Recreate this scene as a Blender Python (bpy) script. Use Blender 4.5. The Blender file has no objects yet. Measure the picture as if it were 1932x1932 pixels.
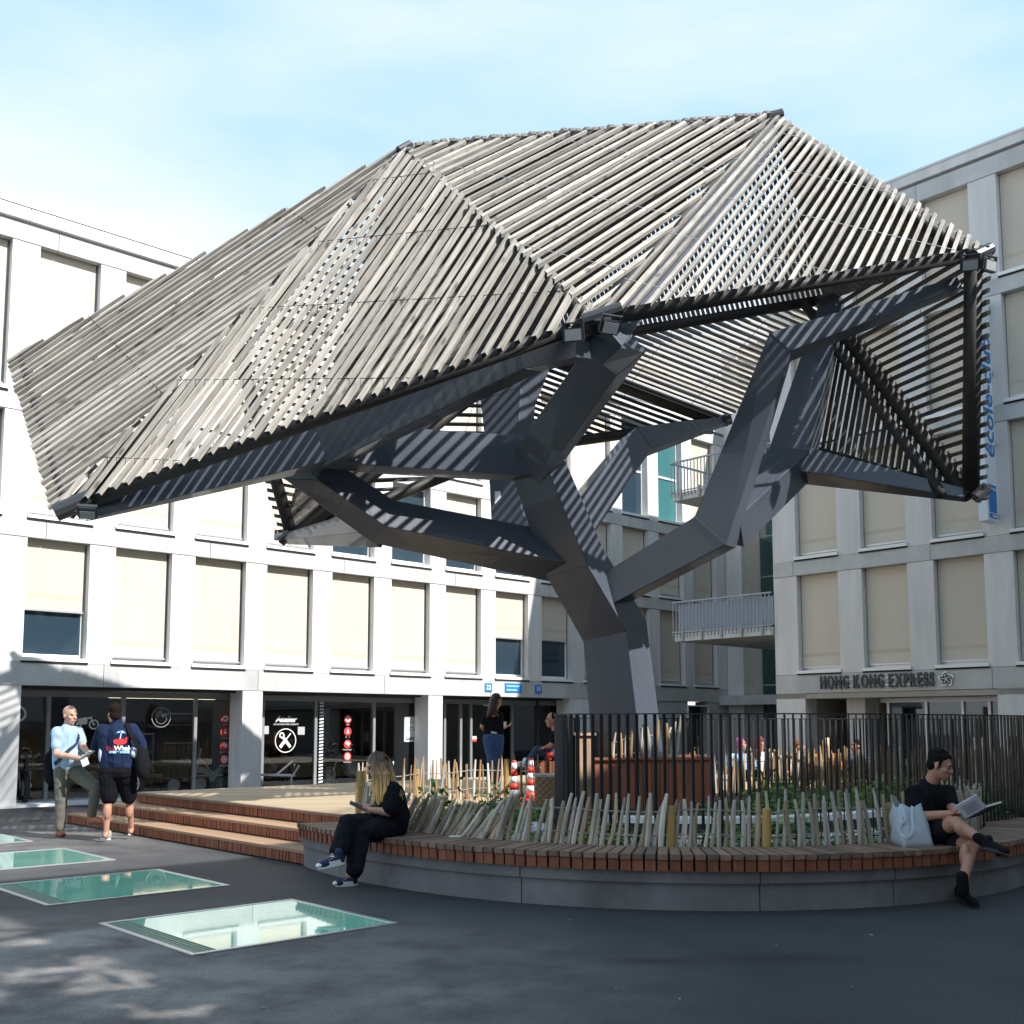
import bpy, bmesh, math, random
from mathutils import Vector, Matrix, noise
from math import sin, cos, pi, radians, sqrt, atan2
random.seed(7)
V = Vector
sc = bpy.context.scene
COL = sc.collection
# ------------------------------------------------------------------ camera
F, PITCH, CX, CY, EYE = 2012.0, radians(5.7), 966.0, 1168.0, 1.5
cam_d = bpy.data.cameras.new('camera'); cam = bpy.data.objects.new('camera', cam_d); COL.objects.link(cam)
cam.location = (0, 0, EYE); cam.rotation_euler = (radians(90) + PITCH, 0, 0)
cam_d.sensor_width = 36; cam_d.lens = 36 * F / 1932; cam_d.shift_y = (CY - 966) / 1932
cam_d.clip_start = .1; cam_d.clip_end = 900
sc.camera = cam
# ------------------------------------------------------------------ sky, sun, exposure
SUN_AZ, SUN_EL = radians(126), radians(41.5)
w = bpy.data.worlds.new('World'); sc.world = w; w.use_nodes = True
nt = w.node_tree; N = nt.nodes; Lk = nt.links; N.clear()
def wn(t, **k):
    n = N.new(t)
    for a, b in k.items(): setattr(n, a, b)
    return n
sky = wn('ShaderNodeTexSky', sky_type='NISHITA', sun_disc=False, sun_elevation=SUN_EL, sun_rotation=SUN_AZ, altitude=400, air_density=1.0, dust_density=1.2, ozone_density=1.6)
tc = wn('ShaderNodeTexCoord'); mp = wn('ShaderNodeMapping'); mp.inputs['Scale'].default_value = (1.0, 1.0, 3.2); mp.inputs['Location'].default_value = (.35, .1, .2)
nz = wn('ShaderNodeTexNoise'); nz.inputs['Scale'].default_value = 1.9; nz.inputs['Detail'].default_value = 6; nz.inputs['Roughness'].default_value = .5
rp = wn('ShaderNodeValToRGB'); rp.color_ramp.elements[0].position = .50; rp.color_ramp.elements[1].position = .88; rp.color_ramp.elements[0].color = (1.72, 2.95, 3.9, 1); rp.color_ramp.elements[1].color = (4.0, 4.12, 4.22, 1)
sepx = wn('ShaderNodeSeparateXYZ')
mr = wn('ShaderNodeMapRange'); mr.inputs[1].default_value = .62; mr.inputs[2].default_value = .22; mr.inputs[3].default_value = .0; mr.inputs[4].default_value = .42
add = wn('ShaderNodeMath', operation='ADD')
mx = wn('ShaderNodeMix', data_type='RGBA'); mx.inputs[7].default_value = (5.9, 6.3, 6.6, 1)
tint = wn('ShaderNodeMix', data_type='RGBA', blend_type='MULTIPLY'); tint.inputs[0].default_value = 1; tint.inputs[7].default_value = (1.06, 1.0, 1.03, 1)
bg = wn('ShaderNodeBackground'); bg.inputs[1].default_value = .15; out = wn('ShaderNodeOutputWorld')
Lk.new(tc.outputs['Generated'], mp.inputs[0]); Lk.new(mp.outputs[0], nz.inputs['Vector'])
Lk.new(tc.outputs['Generated'], sepx.inputs[0]); Lk.new(sepx.outputs[2], mr.inputs[0])
Lk.new(nz.outputs[0], add.inputs[0]); Lk.new(mr.outputs[0], add.inputs[1]); Lk.new(add.outputs[0], rp.inputs[0])
Lk.new(sky.outputs[0], tint.inputs[6]); Lk.new(rp.outputs[0], mx.inputs[7]); Lk.new(tint.outputs[2], mx.inputs[6]); mx.inputs[0].default_value = .8
Lk.new(mx.outputs[2], bg.inputs[0]); Lk.new(bg.outputs[0], out.inputs[0])
sun_d = bpy.data.lights.new('sun', 'SUN'); sun_d.energy = 4.05; sun_d.angle = radians(.53); sun_d.color = (1, .965, .915)
sun = bpy.data.objects.new('sun', sun_d); COL.objects.link(sun)
SUN = V((sin(SUN_AZ) * cos(SUN_EL), cos(SUN_AZ) * cos(SUN_EL), sin(SUN_EL)))
sun.rotation_euler = SUN.to_track_quat('Z', 'Y').to_euler(); sun.location = (0, 0, 40)
vs = sc.view_settings; vs.view_transform = 'Standard'; vs.look = 'None'; vs.exposure = 1.0; vs.gamma = 1; vs.use_curve_mapping = False
# ------------------------------------------------------------------ helpers
def ray(u, v):
    xc = (u - CX) / F; yc = -(v - CY) / F
    return V((xc, cos(PITCH) - yc * sin(PITCH), sin(PITCH) + yc * cos(PITCH)))
def at(u, v, Y):                      # the point of the place at distance Y that is seen there
    r = ray(u, v); return V((0, 0, EYE)) + r * (Y / r.y)
def gnd(u, v, z=0):
    r = ray(u, v); return V((0, 0, EYE)) + r * ((z - EYE) / r.z)
def onplane(u, v, p0, n):
    r = ray(u, v); c = V((0, 0, EYE)); return c + r * (n.dot(p0 - c) / n.dot(r))
def tag(o, label=None, cat=None, group=None, kind=None):
    for k, x in (('label', label), ('category', cat), ('group', group), ('kind', kind)):
        if x: o[k] = x
    return o
def thing(name, loc, label, cat, group=None, rotz=0):
    o = bpy.data.objects.new(name, None); COL.objects.link(o); o.empty_display_size = .2
    o.location = loc; o.rotation_euler = (0, 0, rotz)
    return tag(o, label, cat, group)
def frame(x, y=None, z=None):
    if z is None: z = x.cross(y).normalized(); 
    if y is None: y = z.cross(x).normalized()
    return Matrix((x, y, z)).transposed()
class MB:
    def __init__(s): s.v = []; s.f = []; s.m = []
    def add(s, vs, fs, m=0):
        o = len(s.v); s.v += [tuple(p) for p in vs]; s.f += [tuple(i + o for i in f) for f in fs]; s.m += [m] * len(fs); return s
    def box(s, x0, x1, y0, y1, z0, z1, m=0):
        return s.add([(x0, y0, z0), (x1, y0, z0), (x1, y1, z0), (x0, y1, z0), (x0, y0, z1), (x1, y0, z1), (x1, y1, z1), (x0, y1, z1)],
                     [(0, 3, 2, 1), (4, 5, 6, 7), (0, 1, 5, 4), (1, 2, 6, 5), (2, 3, 7, 6), (3, 0, 4, 7)], m)
    def obox(s, c, ax, ay, az, m=0):  # oriented box by half axes
        c = V(c); ps = [c + ax * i + ay * j + az * k for k in (-1, 1) for j in (-1, 1) for i in (-1, 1)]
        return s.add(ps, [(0, 2, 3, 1), (4, 5, 7, 6), (0, 1, 5, 4), (1, 3, 7, 5), (3, 2, 6, 7), (2, 0, 4, 6)], m)
    def bar(s, p, q, wd, th, up=V((0, 0, 1)), m=0):
        p = V(p); q = V(q); d = (q - p); a = d.normalized(); b = a.cross(up)
        if b.length < 1e-4: b = a.cross(V((0, 1, 0)))
        b.normalize(); c = b.cross(a); return s.obox((p + q) / 2, d / 2, b * wd / 2, c * th / 2, m)
    def tube(s, p, q, r0, r1=None, n=8, m=0, cap=True):
        p = V(p); q = V(q); r1 = r0 if r1 is None else r1; a = (q - p).normalized()
        b = a.cross(V((0, 0, 1)) if abs(a.z) < .9 else V((1, 0, 0))).normalized(); c = a.cross(b)
        ring = lambda o, r: [o + (b * cos(2 * pi * i / n) + c * sin(2 * pi * i / n)) * r for i in range(n)]
        fs = [(i, i + n, (i + 1) % n + n, (i + 1) % n) for i in range(n)]
        if cap: fs += [tuple(range(n)), tuple(range(2 * n - 1, n - 1, -1))]
        return s.add(ring(p, r0) + ring(q, r1), fs, m)
    def path(s, pts, r, n=6, m=0):
        for a, b in zip(pts[:-1], pts[1:]): s.tube(a, b, r, r, n, m)
        return s
    def rev(s, o, axis, prof, n=12, m=0):   # profile of (height along the axis, radius)
        o = V(o); a = V(axis).normalized(); b = a.cross(V((0, 0, 1)) if abs(a.z) < .9 else V((1, 0, 0))).normalized(); c = a.cross(b)
        vs = [o + a * h + (b * cos(2 * pi * i / n) + c * sin(2 * pi * i / n)) * max(r, 1e-4) for h, r in prof for i in range(n)]
        k = len(prof); fs = [(j * n + i, j * n + (i + 1) % n, (j + 1) * n + (i + 1) % n, (j + 1) * n + i) for j in range(k - 1) for i in range(n)]
        fs += [tuple(range(n - 1, -1, -1)), tuple(range((k - 1) * n, k * n))]
        return s.add(vs, fs, m)
    def cap(s, p, q, r0, r1=None, n=12):
        p = V(p); q = V(q); r1 = r0 if r1 is None else r1; d = q - p; L = max(d.length, 1e-4)
        pr = [(-r0 * cos(t), r0 * sin(t)) for t in (0, .4, .8, 1.2)] + [(0, r0), (L, r1)] + [(L + r1 * sin(t), r1 * cos(t)) for t in (.4, .8, 1.2, 1.57)]
        return s.rev(p, d if d.length > 1e-4 else V((0, 0, 1)), pr, n)
    def ell(s, c, r, R=None, n=14, k=9, m=0):
        c = V(c); R = R or Matrix.Identity(3); vs = []; fs = []
        for j in range(k + 1):
            t = pi * j / k
            for i in range(n):
                a = 2 * pi * i / n; vs.append(c + R @ V((r[0] * sin(t) * cos(a), r[1] * sin(t) * sin(a), r[2] * cos(t))))
        for j in range(k):
            for i in range(n): fs.append((j * n + i, (j + 1) * n + i, (j + 1) * n + (i + 1) % n, j * n + (i + 1) % n))
        return s.add(vs, fs, m)
    def prism(s, poly, z0, z1, m=0):
        n = len(poly); return s.add([(p[0], p[1], z0) for p in poly] + [(p[0], p[1], z1) for p in poly],
            [tuple(range(n - 1, -1, -1)), tuple(range(n, 2 * n))] + [(i, (i + 1) % n, (i + 1) % n + n, i + n) for i in range(n)], m)
    def mesh(s, name, mats, smooth=False):
        me = bpy.data.meshes.new(name); me.from_pydata(s.v, [], s.f)
        for m in (mats if isinstance(mats, (list, tuple)) else [mats]): me.materials.append(m)
        if any(s.m): me.polygons.foreach_set('material_index', s.m)
        if smooth: me.polygons.foreach_set('use_smooth', [True] * len(me.polygons))
        me.update(); return me
    def build(s, name, mats, parent=None, smooth=False, world=False):
        return link(name, s.mesh(name, mats, smooth), parent, world)
def link(name, me, parent=None, world=False):
    o = bpy.data.objects.new(name, me); COL.objects.link(o)
    if parent: 
        o.parent = parent
        if world:
            q = parent; off = V((0, 0, 0))
            while q: off += q.location; q = q.parent
            o.location = -off
    return o
TS = bpy.data.scenes.new('workshop')     # a side scene, so each small evaluation stays quick
TRASH = []
def evaluated(o):
    vl = TS.view_layers[0]; vl.update(); dg = vl.depsgraph; dg.update(); return bpy.data.meshes.new_from_object(o.evaluated_get(dg))
def melt(mb, name, mats, parent=None, vox=.01, smooth=4, world=True, rough=0):
    """join the primitives into one continuous skin (voxel remesh), smoothed"""
    me = mb.mesh(name + '_raw', mats); o = bpy.data.objects.new('raw', me); TS.collection.objects.link(o)
    r = o.modifiers.new('r', 'REMESH'); r.mode = 'VOXEL'; r.voxel_size = vox; r.use_smooth_shade = True
    if smooth:
        m = o.modifiers.new('s', 'SMOOTH'); m.factor = .5; m.iterations = smooth
    nm = evaluated(o); nm.name = name
    TS.collection.objects.unlink(o); TRASH.extend((o, me))
    if not nm.materials: nm.materials.append(mats)
    if rough:
        k = len(nm.vertices); co = [0.0] * (3 * k); no = [0.0] * (3 * k); nm.vertices.foreach_get('co', co); nm.vertices.foreach_get('normal', no)
        for i in range(0, 3 * k, 3):
            p = V(co[i:i + 3]); n = noise.noise(p * 14) * rough + noise.noise(p * V((30, 30, 9))) * rough * .6
            co[i] += no[i] * n; co[i + 1] += no[i + 1] * n; co[i + 2] += no[i + 2] * n
        nm.vertices.foreach_set('co', co); nm.update()
    return link(name, nm, parent, world)
def text_mesh(body, size, ext=.004, off=0, align='CENTER', shear=0, spacing=1, sx=1):
    c = bpy.data.curves.new('txt', 'FONT'); c.body = body; c.size = size; c.extrude = ext; c.offset = off; c.align_x = align; c.align_y = 'CENTER'; c.shear = shear; c.space_character = spacing; c.resolution_u = 3
    o = bpy.data.objects.new('txt', c); TS.collection.objects.link(o)
    me = evaluated(o); TS.collection.objects.unlink(o); TRASH.extend((o, c))
    if sx != 1:
        for vv in me.vertices: vv.co.x *= sx
    return me
def text(body, size, mat, parent, M, name='lettering', **k):
    me = text_mesh(body, size, **k); me.materials.clear(); me.materials.append(mat); me.name = name
    o = link(name, me, parent); o.matrix_basis = M; return o
UPR = Matrix(((1, 0, 0, 0), (0, 0, -1, 0), (0, 1, 0, 0), (0, 0, 0, 1)))     # text stands up, faces -y
# ------------------------------------------------------------------ materials
def mat(name, col, rough=.7, metal=0, spec=.5, nscale=0, namt=.15, stretch=(1, 1, 1), bump=0, bscale=60, rand=0, coat=0, emit=None, estr=0, coords='Object'):
    m = bpy.data.materials.new(name); m.use_nodes = True; t = m.node_tree; b = t.nodes['Principled BSDF']
    b.inputs['Base Color'].default_value = (*col, 1); b.inputs['Roughness'].default_value = rough; b.inputs['Metallic'].default_value = metal
    b.inputs['Specular IOR Level'].default_value = spec; b.inputs['Coat Weight'].default_value = coat
    if emit: b.inputs['Emission Color'].default_value = (*emit, 1); b.inputs['Emission Strength'].default_value = estr
    if nscale or rand or bump:
        tc = t.nodes.new('ShaderNodeTexCoord'); mp = t.nodes.new('ShaderNodeMapping'); mp.inputs['Scale'].default_value = stretch
        t.links.new(tc.outputs[coords], mp.inputs[0])
        hs = t.nodes.new('ShaderNodeHueSaturation'); hs.inputs['Color'].default_value = (*col, 1); t.links.new(hs.outputs[0], b.inputs['Base Color'])
        val = None
        oi = t.nodes.new('ShaderNodeObjectInfo')
        if rand:
            ad = t.nodes.new('ShaderNodeVectorMath'); ad.operation = 'ADD'; sc_ = t.nodes.new('ShaderNodeVectorMath'); sc_.operation = 'SCALE'; sc_.inputs[3].default_value = 37.7
            cb = t.nodes.new('ShaderNodeCombineXYZ')
            for i in range(3): t.links.new(oi.outputs['Random'], cb.inputs[i])
            t.links.new(cb.outputs[0], sc_.inputs[0]); t.links.new(mp.outputs[0], ad.inputs[0]); t.links.new(sc_.outputs[0], ad.inputs[1]); vec = ad.outputs[0]
        else: vec = mp.outputs[0]
        if nscale:
            n = t.nodes.new('ShaderNodeTexNoise'); n.inputs['Scale'].default_value = nscale; n.inputs['Detail'].default_value = 6; n.inputs['Roughness'].default_value = .62
            t.links.new(vec, n.inputs['Vector'])
            r = t.nodes.new('ShaderNodeMapRange'); r.inputs[1].default_value = .3; r.inputs[2].default_value = .7; r.inputs[3].default_value = 1 - namt; r.inputs[4].default_value = 1 + namt
            t.links.new(n.outputs[0], r.inputs[0]); val = r.outputs[0]
        if rand:
            r2 = t.nodes.new('ShaderNodeMapRange'); r2.inputs[3].default_value = 1 - rand; r2.inputs[4].default_value = 1 + rand; t.links.new(oi.outputs['Random'], r2.inputs[0])
            if val:
                mu = t.nodes.new('ShaderNodeMath'); mu.operation = 'MULTIPLY'; t.links.new(val, mu.inputs[0]); t.links.new(r2.outputs[0], mu.inputs[1]); val = mu.outputs[0]
            else: val = r2.outputs[0]
        if val: t.links.new(val, hs.inputs['Value'])
        if bump:
            bn = t.nodes.new('ShaderNodeTexNoise'); bn.inputs['Scale'].default_value = bscale; bn.inputs['Detail'].default_value = 4; t.links.new(vec, bn.inputs['Vector'])
            bu = t.nodes.new('ShaderNodeBump'); bu.inputs['Strength'].default_value = bump; bu.inputs['Distance'].default_value = .02
            t.links.new(bn.outputs[0], bu.inputs['Height']); t.links.new(bu.outputs[0], b.inputs['Normal'])
    return m
def nodes(m): return m.node_tree.nodes, m.node_tree.links, m.node_tree.nodes['Principled BSDF']
M = {}
M['conc'] = mat('pale_concrete', (.615, .605, .59), .85, nscale=1.9, namt=.12, stretch=(1.6, 1.6, .22), bump=.08, bscale=25, rand=.03)
M['conc_beam'] = mat('beam_concrete', (.48, .485, .475), .85, nscale=1.6, namt=.17, stretch=(1, 1, .6), bump=.1, bscale=20, rand=.04)
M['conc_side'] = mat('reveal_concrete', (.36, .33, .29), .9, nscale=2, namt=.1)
M['blind'] = mat('blind_fabric', (.555, .50, .415), .8, nscale=2.0, namt=.035, stretch=(1.5, 1, .3), rand=.05, bump=.08, bscale=4)
M['band'] = mat('blind_hem', (.50, .44, .345), .8)
M['alu'] = mat('aluminium', (.55, .56, .57), .35, metal=.6)
M['white'] = mat('white_paint', (.78, .78, .76), .5)
M['dark'] = mat('dark_metal', (.03, .032, .036), .45)
M['galv'] = mat('galvanised_rail', (.27, .31, .36), .45, metal=.2)
M['frame'] = mat('grey_frame', (.27, .275, .28), .45, metal=.2)
M['shadowgap'] = mat('dark_joint_shade', (.02, .02, .02), .9)
M['pane'] = mat('window_glass', (.025, .045, .065), .04, spec=.9, coat=.4)
M['teal'] = mat('teal_glass', (.05, .16, .17), .06, spec=.8, coat=.3)
M['void'] = mat('dark_interior', (.05, .05, .055), .9)
M['floorin'] = mat('shop_floor', (.12, .12, .125), .5)
def glass_mat(name, tint=(.62, .68, .7), refl=1.0):
    m = bpy.data.materials.new(name); m.use_nodes = True; t = m.node_tree; t.nodes.clear()
    o = t.nodes.new('ShaderNodeOutputMaterial'); tr = t.nodes.new('ShaderNodeBsdfTransparent'); tr.inputs[0].default_value = (*tint, 1)
    g = t.nodes.new('ShaderNodeBsdfGlossy'); g.inputs['Roughness'].default_value = .02; g.inputs[0].default_value = (.9, .95, 1, 1)
    fr = t.nodes.new('ShaderNodeFresnel'); fr.inputs[0].default_value = 1.5; mu = t.nodes.new('ShaderNodeMath'); mu.operation = 'MULTIPLY'; mu.inputs[1].default_value = refl
    mi = t.nodes.new('ShaderNodeMixShader'); t.links.new(fr.outputs[0], mu.inputs[0]); t.links.new(mu.outputs[0], mi.inputs[0]); t.links.new(tr.outputs[0], mi.inputs[1]); t.links.new(g.outputs[0], mi.inputs[2]); t.links.new(mi.outputs[0], o.inputs[0]); return m
M['shopglass'] = glass_mat('shop_glass', (.86, .90, .91), 1.2)
M['steel'] = mat('anthracite_steel', (.068, .080, .104), .38, metal=.0, spec=.5, nscale=1.1, namt=.16, coat=.25)
M['pipe'] = mat('black_pipe', (.028, .026, .025), .6, nscale=5, namt=.25)
M['rail'] = mat('black_railing', (.018, .019, .022), .45)
M['redwood'] = mat('stained_timber_end', (.225, .075, .036), .7, nscale=9, namt=.35, stretch=(1, 1, .25), rand=.12, bump=.2, bscale=40)
M['treadwood'] = mat('bench_timber', (.20, .128, .090), .7, nscale=10, namt=.3, stretch=(.15, 1, 1), rand=.25, bump=.2, bscale=50)
M['deckwood'] = mat('deck_timber', (.40, .30, .185), .75)
M['stake'] = mat('weathered_stake', (.46, .415, .35), .85, nscale=8, namt=.45, stretch=(1, 1, .12), rand=.22, bump=.3, bscale=40)
M['stake2'] = mat('brown_stake', (.33, .215, .105), .85, nscale=8, namt=.35, stretch=(1, 1, .12), rand=.25, bump=.3, bscale=40)
M['stake_tan'] = mat('tan_stake', (.40, .31, .21), .85, nscale=8, namt=.4, stretch=(1, 1, .12), rand=.25, bump=.3, bscale=40)
M['post'] = mat('yellow_post', (.40, .26, .09), .8, nscale=8, namt=.25, stretch=(1, 1, .12))
M['wire'] = mat('galvanised_wire', (.30, .28, .25), .6, metal=.3)
M['plinth'] = mat('plinth_concrete', (.165, .165, .17), .85, nscale=2.2, namt=.30, stretch=(1, 1, .6), bump=.15, bscale=30)
M['soil'] = mat('soil', (.07, .05, .035), .95, nscale=10, namt=.4)
M['leaf'] = mat('leaf_green', (.10, .20, .035), .6, nscale=6, namt=.35, rand=.25)
M['leaf2'] = mat('leaf_yellow', (.24, .22, .045), .6, nscale=6, namt=.3, rand=.2)
M['leaf3'] = mat('leaf_dark', (.035, .095, .03), .6, nscale=6, namt=.3, rand=.2)
M['stone'] = mat('white_stone', (.72, .72, .70), .8, nscale=4, namt=.1)
M['orange'] = mat('safety_red', (.75, .06, .03), .45)
M['paper'] = mat('paper', (.8, .8, .8), .7)
M['blue'] = mat('sign_blue', (.012, .19, .52), .5)
M['black'] = mat('black_cloth', (.009, .009, .012), .95, spec=.12, bump=.15, bscale=30)
M['navyblack'] = mat('dark_trousers', (.009, .010, .016), .9, spec=.15, bump=.25, bscale=18)
M['rubber'] = mat('tyre_rubber', (.02, .02, .021), .75)
M['chrome'] = mat('chrome', (.6, .6, .6), .2, metal=1)
M['skin'] = mat('skin', (.43, .215, .145), .5, nscale=8, namt=.08)
M['skin2'] = mat('pale_skin', (.50, .285, .205), .5, nscale=8, namt=.08)
def wood_grey(k=1.0):
    m = bpy.data.materials.new('weathered_larch'); m.use_nodes = True; n, l, b = nodes(m); b.inputs['Roughness'].default_value = .85
    tc = n.new('ShaderNodeTexCoord'); oi = n.new('ShaderNodeObjectInfo'); cb = n.new('ShaderNodeCombineXYZ')
    mu = n.new('ShaderNodeMath'); mu.operation = 'MULTIPLY'; mu.inputs[1].default_value = 61; l.new(oi.outputs['Random'], mu.inputs[0])
    for i in range(3): l.new(mu.outputs[0], cb.inputs[i])
    ad = n.new('ShaderNodeVectorMath'); l.new(tc.outputs['Object'], ad.inputs[0]); l.new(cb.outputs[0], ad.inputs[1])
    mp = n.new('ShaderNodeMapping'); mp.inputs['Scale'].default_value = (.5, 7, 7); l.new(ad.outputs[0], mp.inputs[0])
    g = n.new('ShaderNodeTexNoise'); g.inputs['Scale'].default_value = 4; g.inputs['Detail'].default_value = 8; g.inputs['Roughness'].default_value = .65; l.new(mp.outputs[0], g.inputs['Vector'])
    rp = n.new('ShaderNodeValToRGB'); e = rp.color_ramp.elements; e[0].position = .28; e[0].color = (.15, .142, .132, 1); e[1].position = .72; e[1].color = (.49, .455, .405, 1); x = e.new(.5); x.color = (.335, .308, .27, 1)
    l.new(g.outputs[0], rp.inputs[0])
    mk = n.new('ShaderNodeMapping'); mk.inputs['Scale'].default_value = (2.2, 6, 6); l.new(ad.outputs[0], mk.inputs[0])
    vo = n.new('ShaderNodeTexVoronoi'); vo.inputs['Scale'].default_value = 1.0; l.new(mk.outputs[0], vo.inputs['Vector'])
    kr = n.new('ShaderNodeValToRGB'); kr.color_ramp.elements[0].position = .10; kr.color_ramp.elements[1].position = .20; kr.color_ramp.elements[0].color = (.28, .26, .25, 1); l.new(vo.outputs['Distance'], kr.inputs[0])
    m1 = n.new('ShaderNodeMix'); m1.data_type = 'RGBA'; m1.blend_type = 'MULTIPLY'; m1.inputs[0].default_value = .8; l.new(rp.outputs[0], m1.inputs[6]); l.new(kr.outputs[0], m1.inputs[7])
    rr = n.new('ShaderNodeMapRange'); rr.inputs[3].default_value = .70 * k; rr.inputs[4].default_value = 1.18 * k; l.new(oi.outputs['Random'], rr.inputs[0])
    hs = n.new('ShaderNodeHueSaturation'); l.new(m1.outputs[2], hs.inputs['Color']); l.new(rr.outputs[0], hs.inputs['Value']); l.new(hs.outputs[0], b.inputs['Base Color'])
    bu = n.new('ShaderNodeBump'); bu.inputs['Strength'].default_value = .35; bu.inputs['Distance'].default_value = .01; l.new(g.outputs[0], bu.inputs['Height']); l.new(bu.outputs[0], b.inputs['Normal'])
    return m
M['slat'] = wood_grey(); M['slat_dark'] = wood_grey(.30); M['slat_mid'] = wood_grey(.5)  # darker copies put underside shade and dirt into the wood colour
M['slat_end'] = mat('slat_end_shade', (.018, .018, .02), .7)  # black ends: shade on the downward slat ends put into the colour
M['slat_new'] = mat('fresh_larch', (.52, .27, .13), .8, nscale=6, namt=.25, stretch=(.3, 3, 3))
def asphalt():
    m = bpy.data.materials.new('asphalt'); m.use_nodes = True; n, l, b = nodes(m)
    tc = n.new('ShaderNodeTexCoord'); co = tc.outputs['Object']
    def nz(s, d=6, r=.6, vec=None):
        x = n.new('ShaderNodeTexNoise'); x.inputs['Scale'].default_value = s; x.inputs['Detail'].default_value = d; x.inputs['Roughness'].default_value = r; l.new(vec or co, x.inputs['Vector']); return x.outputs[0]
    def ramp(src, a, bb, ca, cb_):
        x = n.new('ShaderNodeValToRGB'); x.color_ramp.elements[0].position = a; x.color_ramp.elements[1].position = bb; x.color_ramp.elements[0].color = (*ca, 1); x.color_ramp.elements[1].color = (*cb_, 1); l.new(src, x.inputs[0]); return x.outputs[0]
    base = ramp(nz(95, 5, .8), .41, .61, (.011, .0115, .013), (.070, .071, .079))
    big = ramp(nz(.55, 5, .55), .35, .65, (.75, .75, .78), (1.25, 1.25, 1.25))
    mm = n.new('ShaderNodeMix'); mm.data_type = 'RGBA'; mm.blend_type = 'MULTIPLY'; mm.inputs[0].default_value = 1; l.new(base, mm.inputs[6]); l.new(big, mm.inputs[7])
    # pale patches: sunlit spots put into the colour with some dust, strongest left
    sx = n.new('ShaderNodeSeparateXYZ'); l.new(co, sx.inputs[0])
    def blob(cx, cy, rx, ry):
        a = n.new('ShaderNodeVectorMath'); a.operation = 'SUBTRACT'; a.inputs[1].default_value = (cx, cy, 0); l.new(co, a.inputs[0])
        d = n.new('ShaderNodeVectorMath'); d.operation = 'DIVIDE'; d.inputs[1].default_value = (rx, ry, 1); l.new(a.outputs[0], d.inputs[0])
        q = n.new('ShaderNodeVectorMath'); q.operation = 'LENGTH'; l.new(d.outputs[0], q.inputs[0])
        r = n.new('ShaderNodeMapRange'); r.inputs[1].default_value = 1.15; r.inputs[2].default_value = .15; l.new(q.outputs[1], r.inputs[0]); return r.outputs[0]
    def mth(op, a, b2):
        x = n.new('ShaderNodeMath'); x.operation = op
        for i, y in enumerate((a, b2)):
            if isinstance(y, (int, float)): x.inputs[i].default_value = y
            else: l.new(y, x.inputs[i])
        return x.outputs[0]
    area = mth('MAXIMUM', mth('MAXIMUM', blob(-2.0, 6.1, 1.25, .62), blob(-3.0, 7.7, .9, .75)), mth('MAXIMUM', mth('MULTIPLY', blob(-.5, 6.1, .75, .6), .75), mth('MULTIPLY', blob(-6.5, 14.5, 3.5, 4.5), .45)))
    area = mth('MAXIMUM', area, mth('MULTIPLY', blob(-2.6, 6.4, 3.6, 2.8), .75))
    warp = nz(1.7, 7, .62)
    pf = mth('MULTIPLY', area, ramp(warp, .34, .60, (.12, .12, .12), (1, 1, 1)))
    pf = mth('MULTIPLY', pf, ramp(nz(60, 4, .7), .25, .65, (.35, .35, .35), (1, 1, 1)))
    m2 = n.new('ShaderNodeMix'); m2.data_type = 'RGBA'; m2.inputs[7].default_value = (.37, .34, .315, 1); l.new(pf, m2.inputs[0]); l.new(mm.outputs[2], m2.inputs[6])
    dk = mth('MAXIMUM', mth('MULTIPLY', blob(1.75, 7.1, .62, .2), 1), mth('MULTIPLY', blob(.9, 7.0, .5, .15), .8))
    m3 = n.new('ShaderNodeMix'); m3.data_type = 'RGBA'; m3.inputs[7].default_value = (.014, .014, .016, 1); l.new(mth('MULTIPLY', dk, .9), m3.inputs[0]); l.new(m2.outputs[2], m3.inputs[6])
    l.new(m3.outputs[2], b.inputs['Base Color']); b.inputs['Roughness'].default_value = .72; b.inputs['Specular IOR Level'].default_value = .45
    bu = n.new('ShaderNodeBump'); bu.inputs['Strength'].default_value = .8; bu.inputs['Distance'].default_value = .008; l.new(nz(120, 5, .75), bu.inputs['Height']); l.new(bu.outputs[0], b.inputs['Normal'])
    return m
M['asphalt'] = asphalt()
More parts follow.
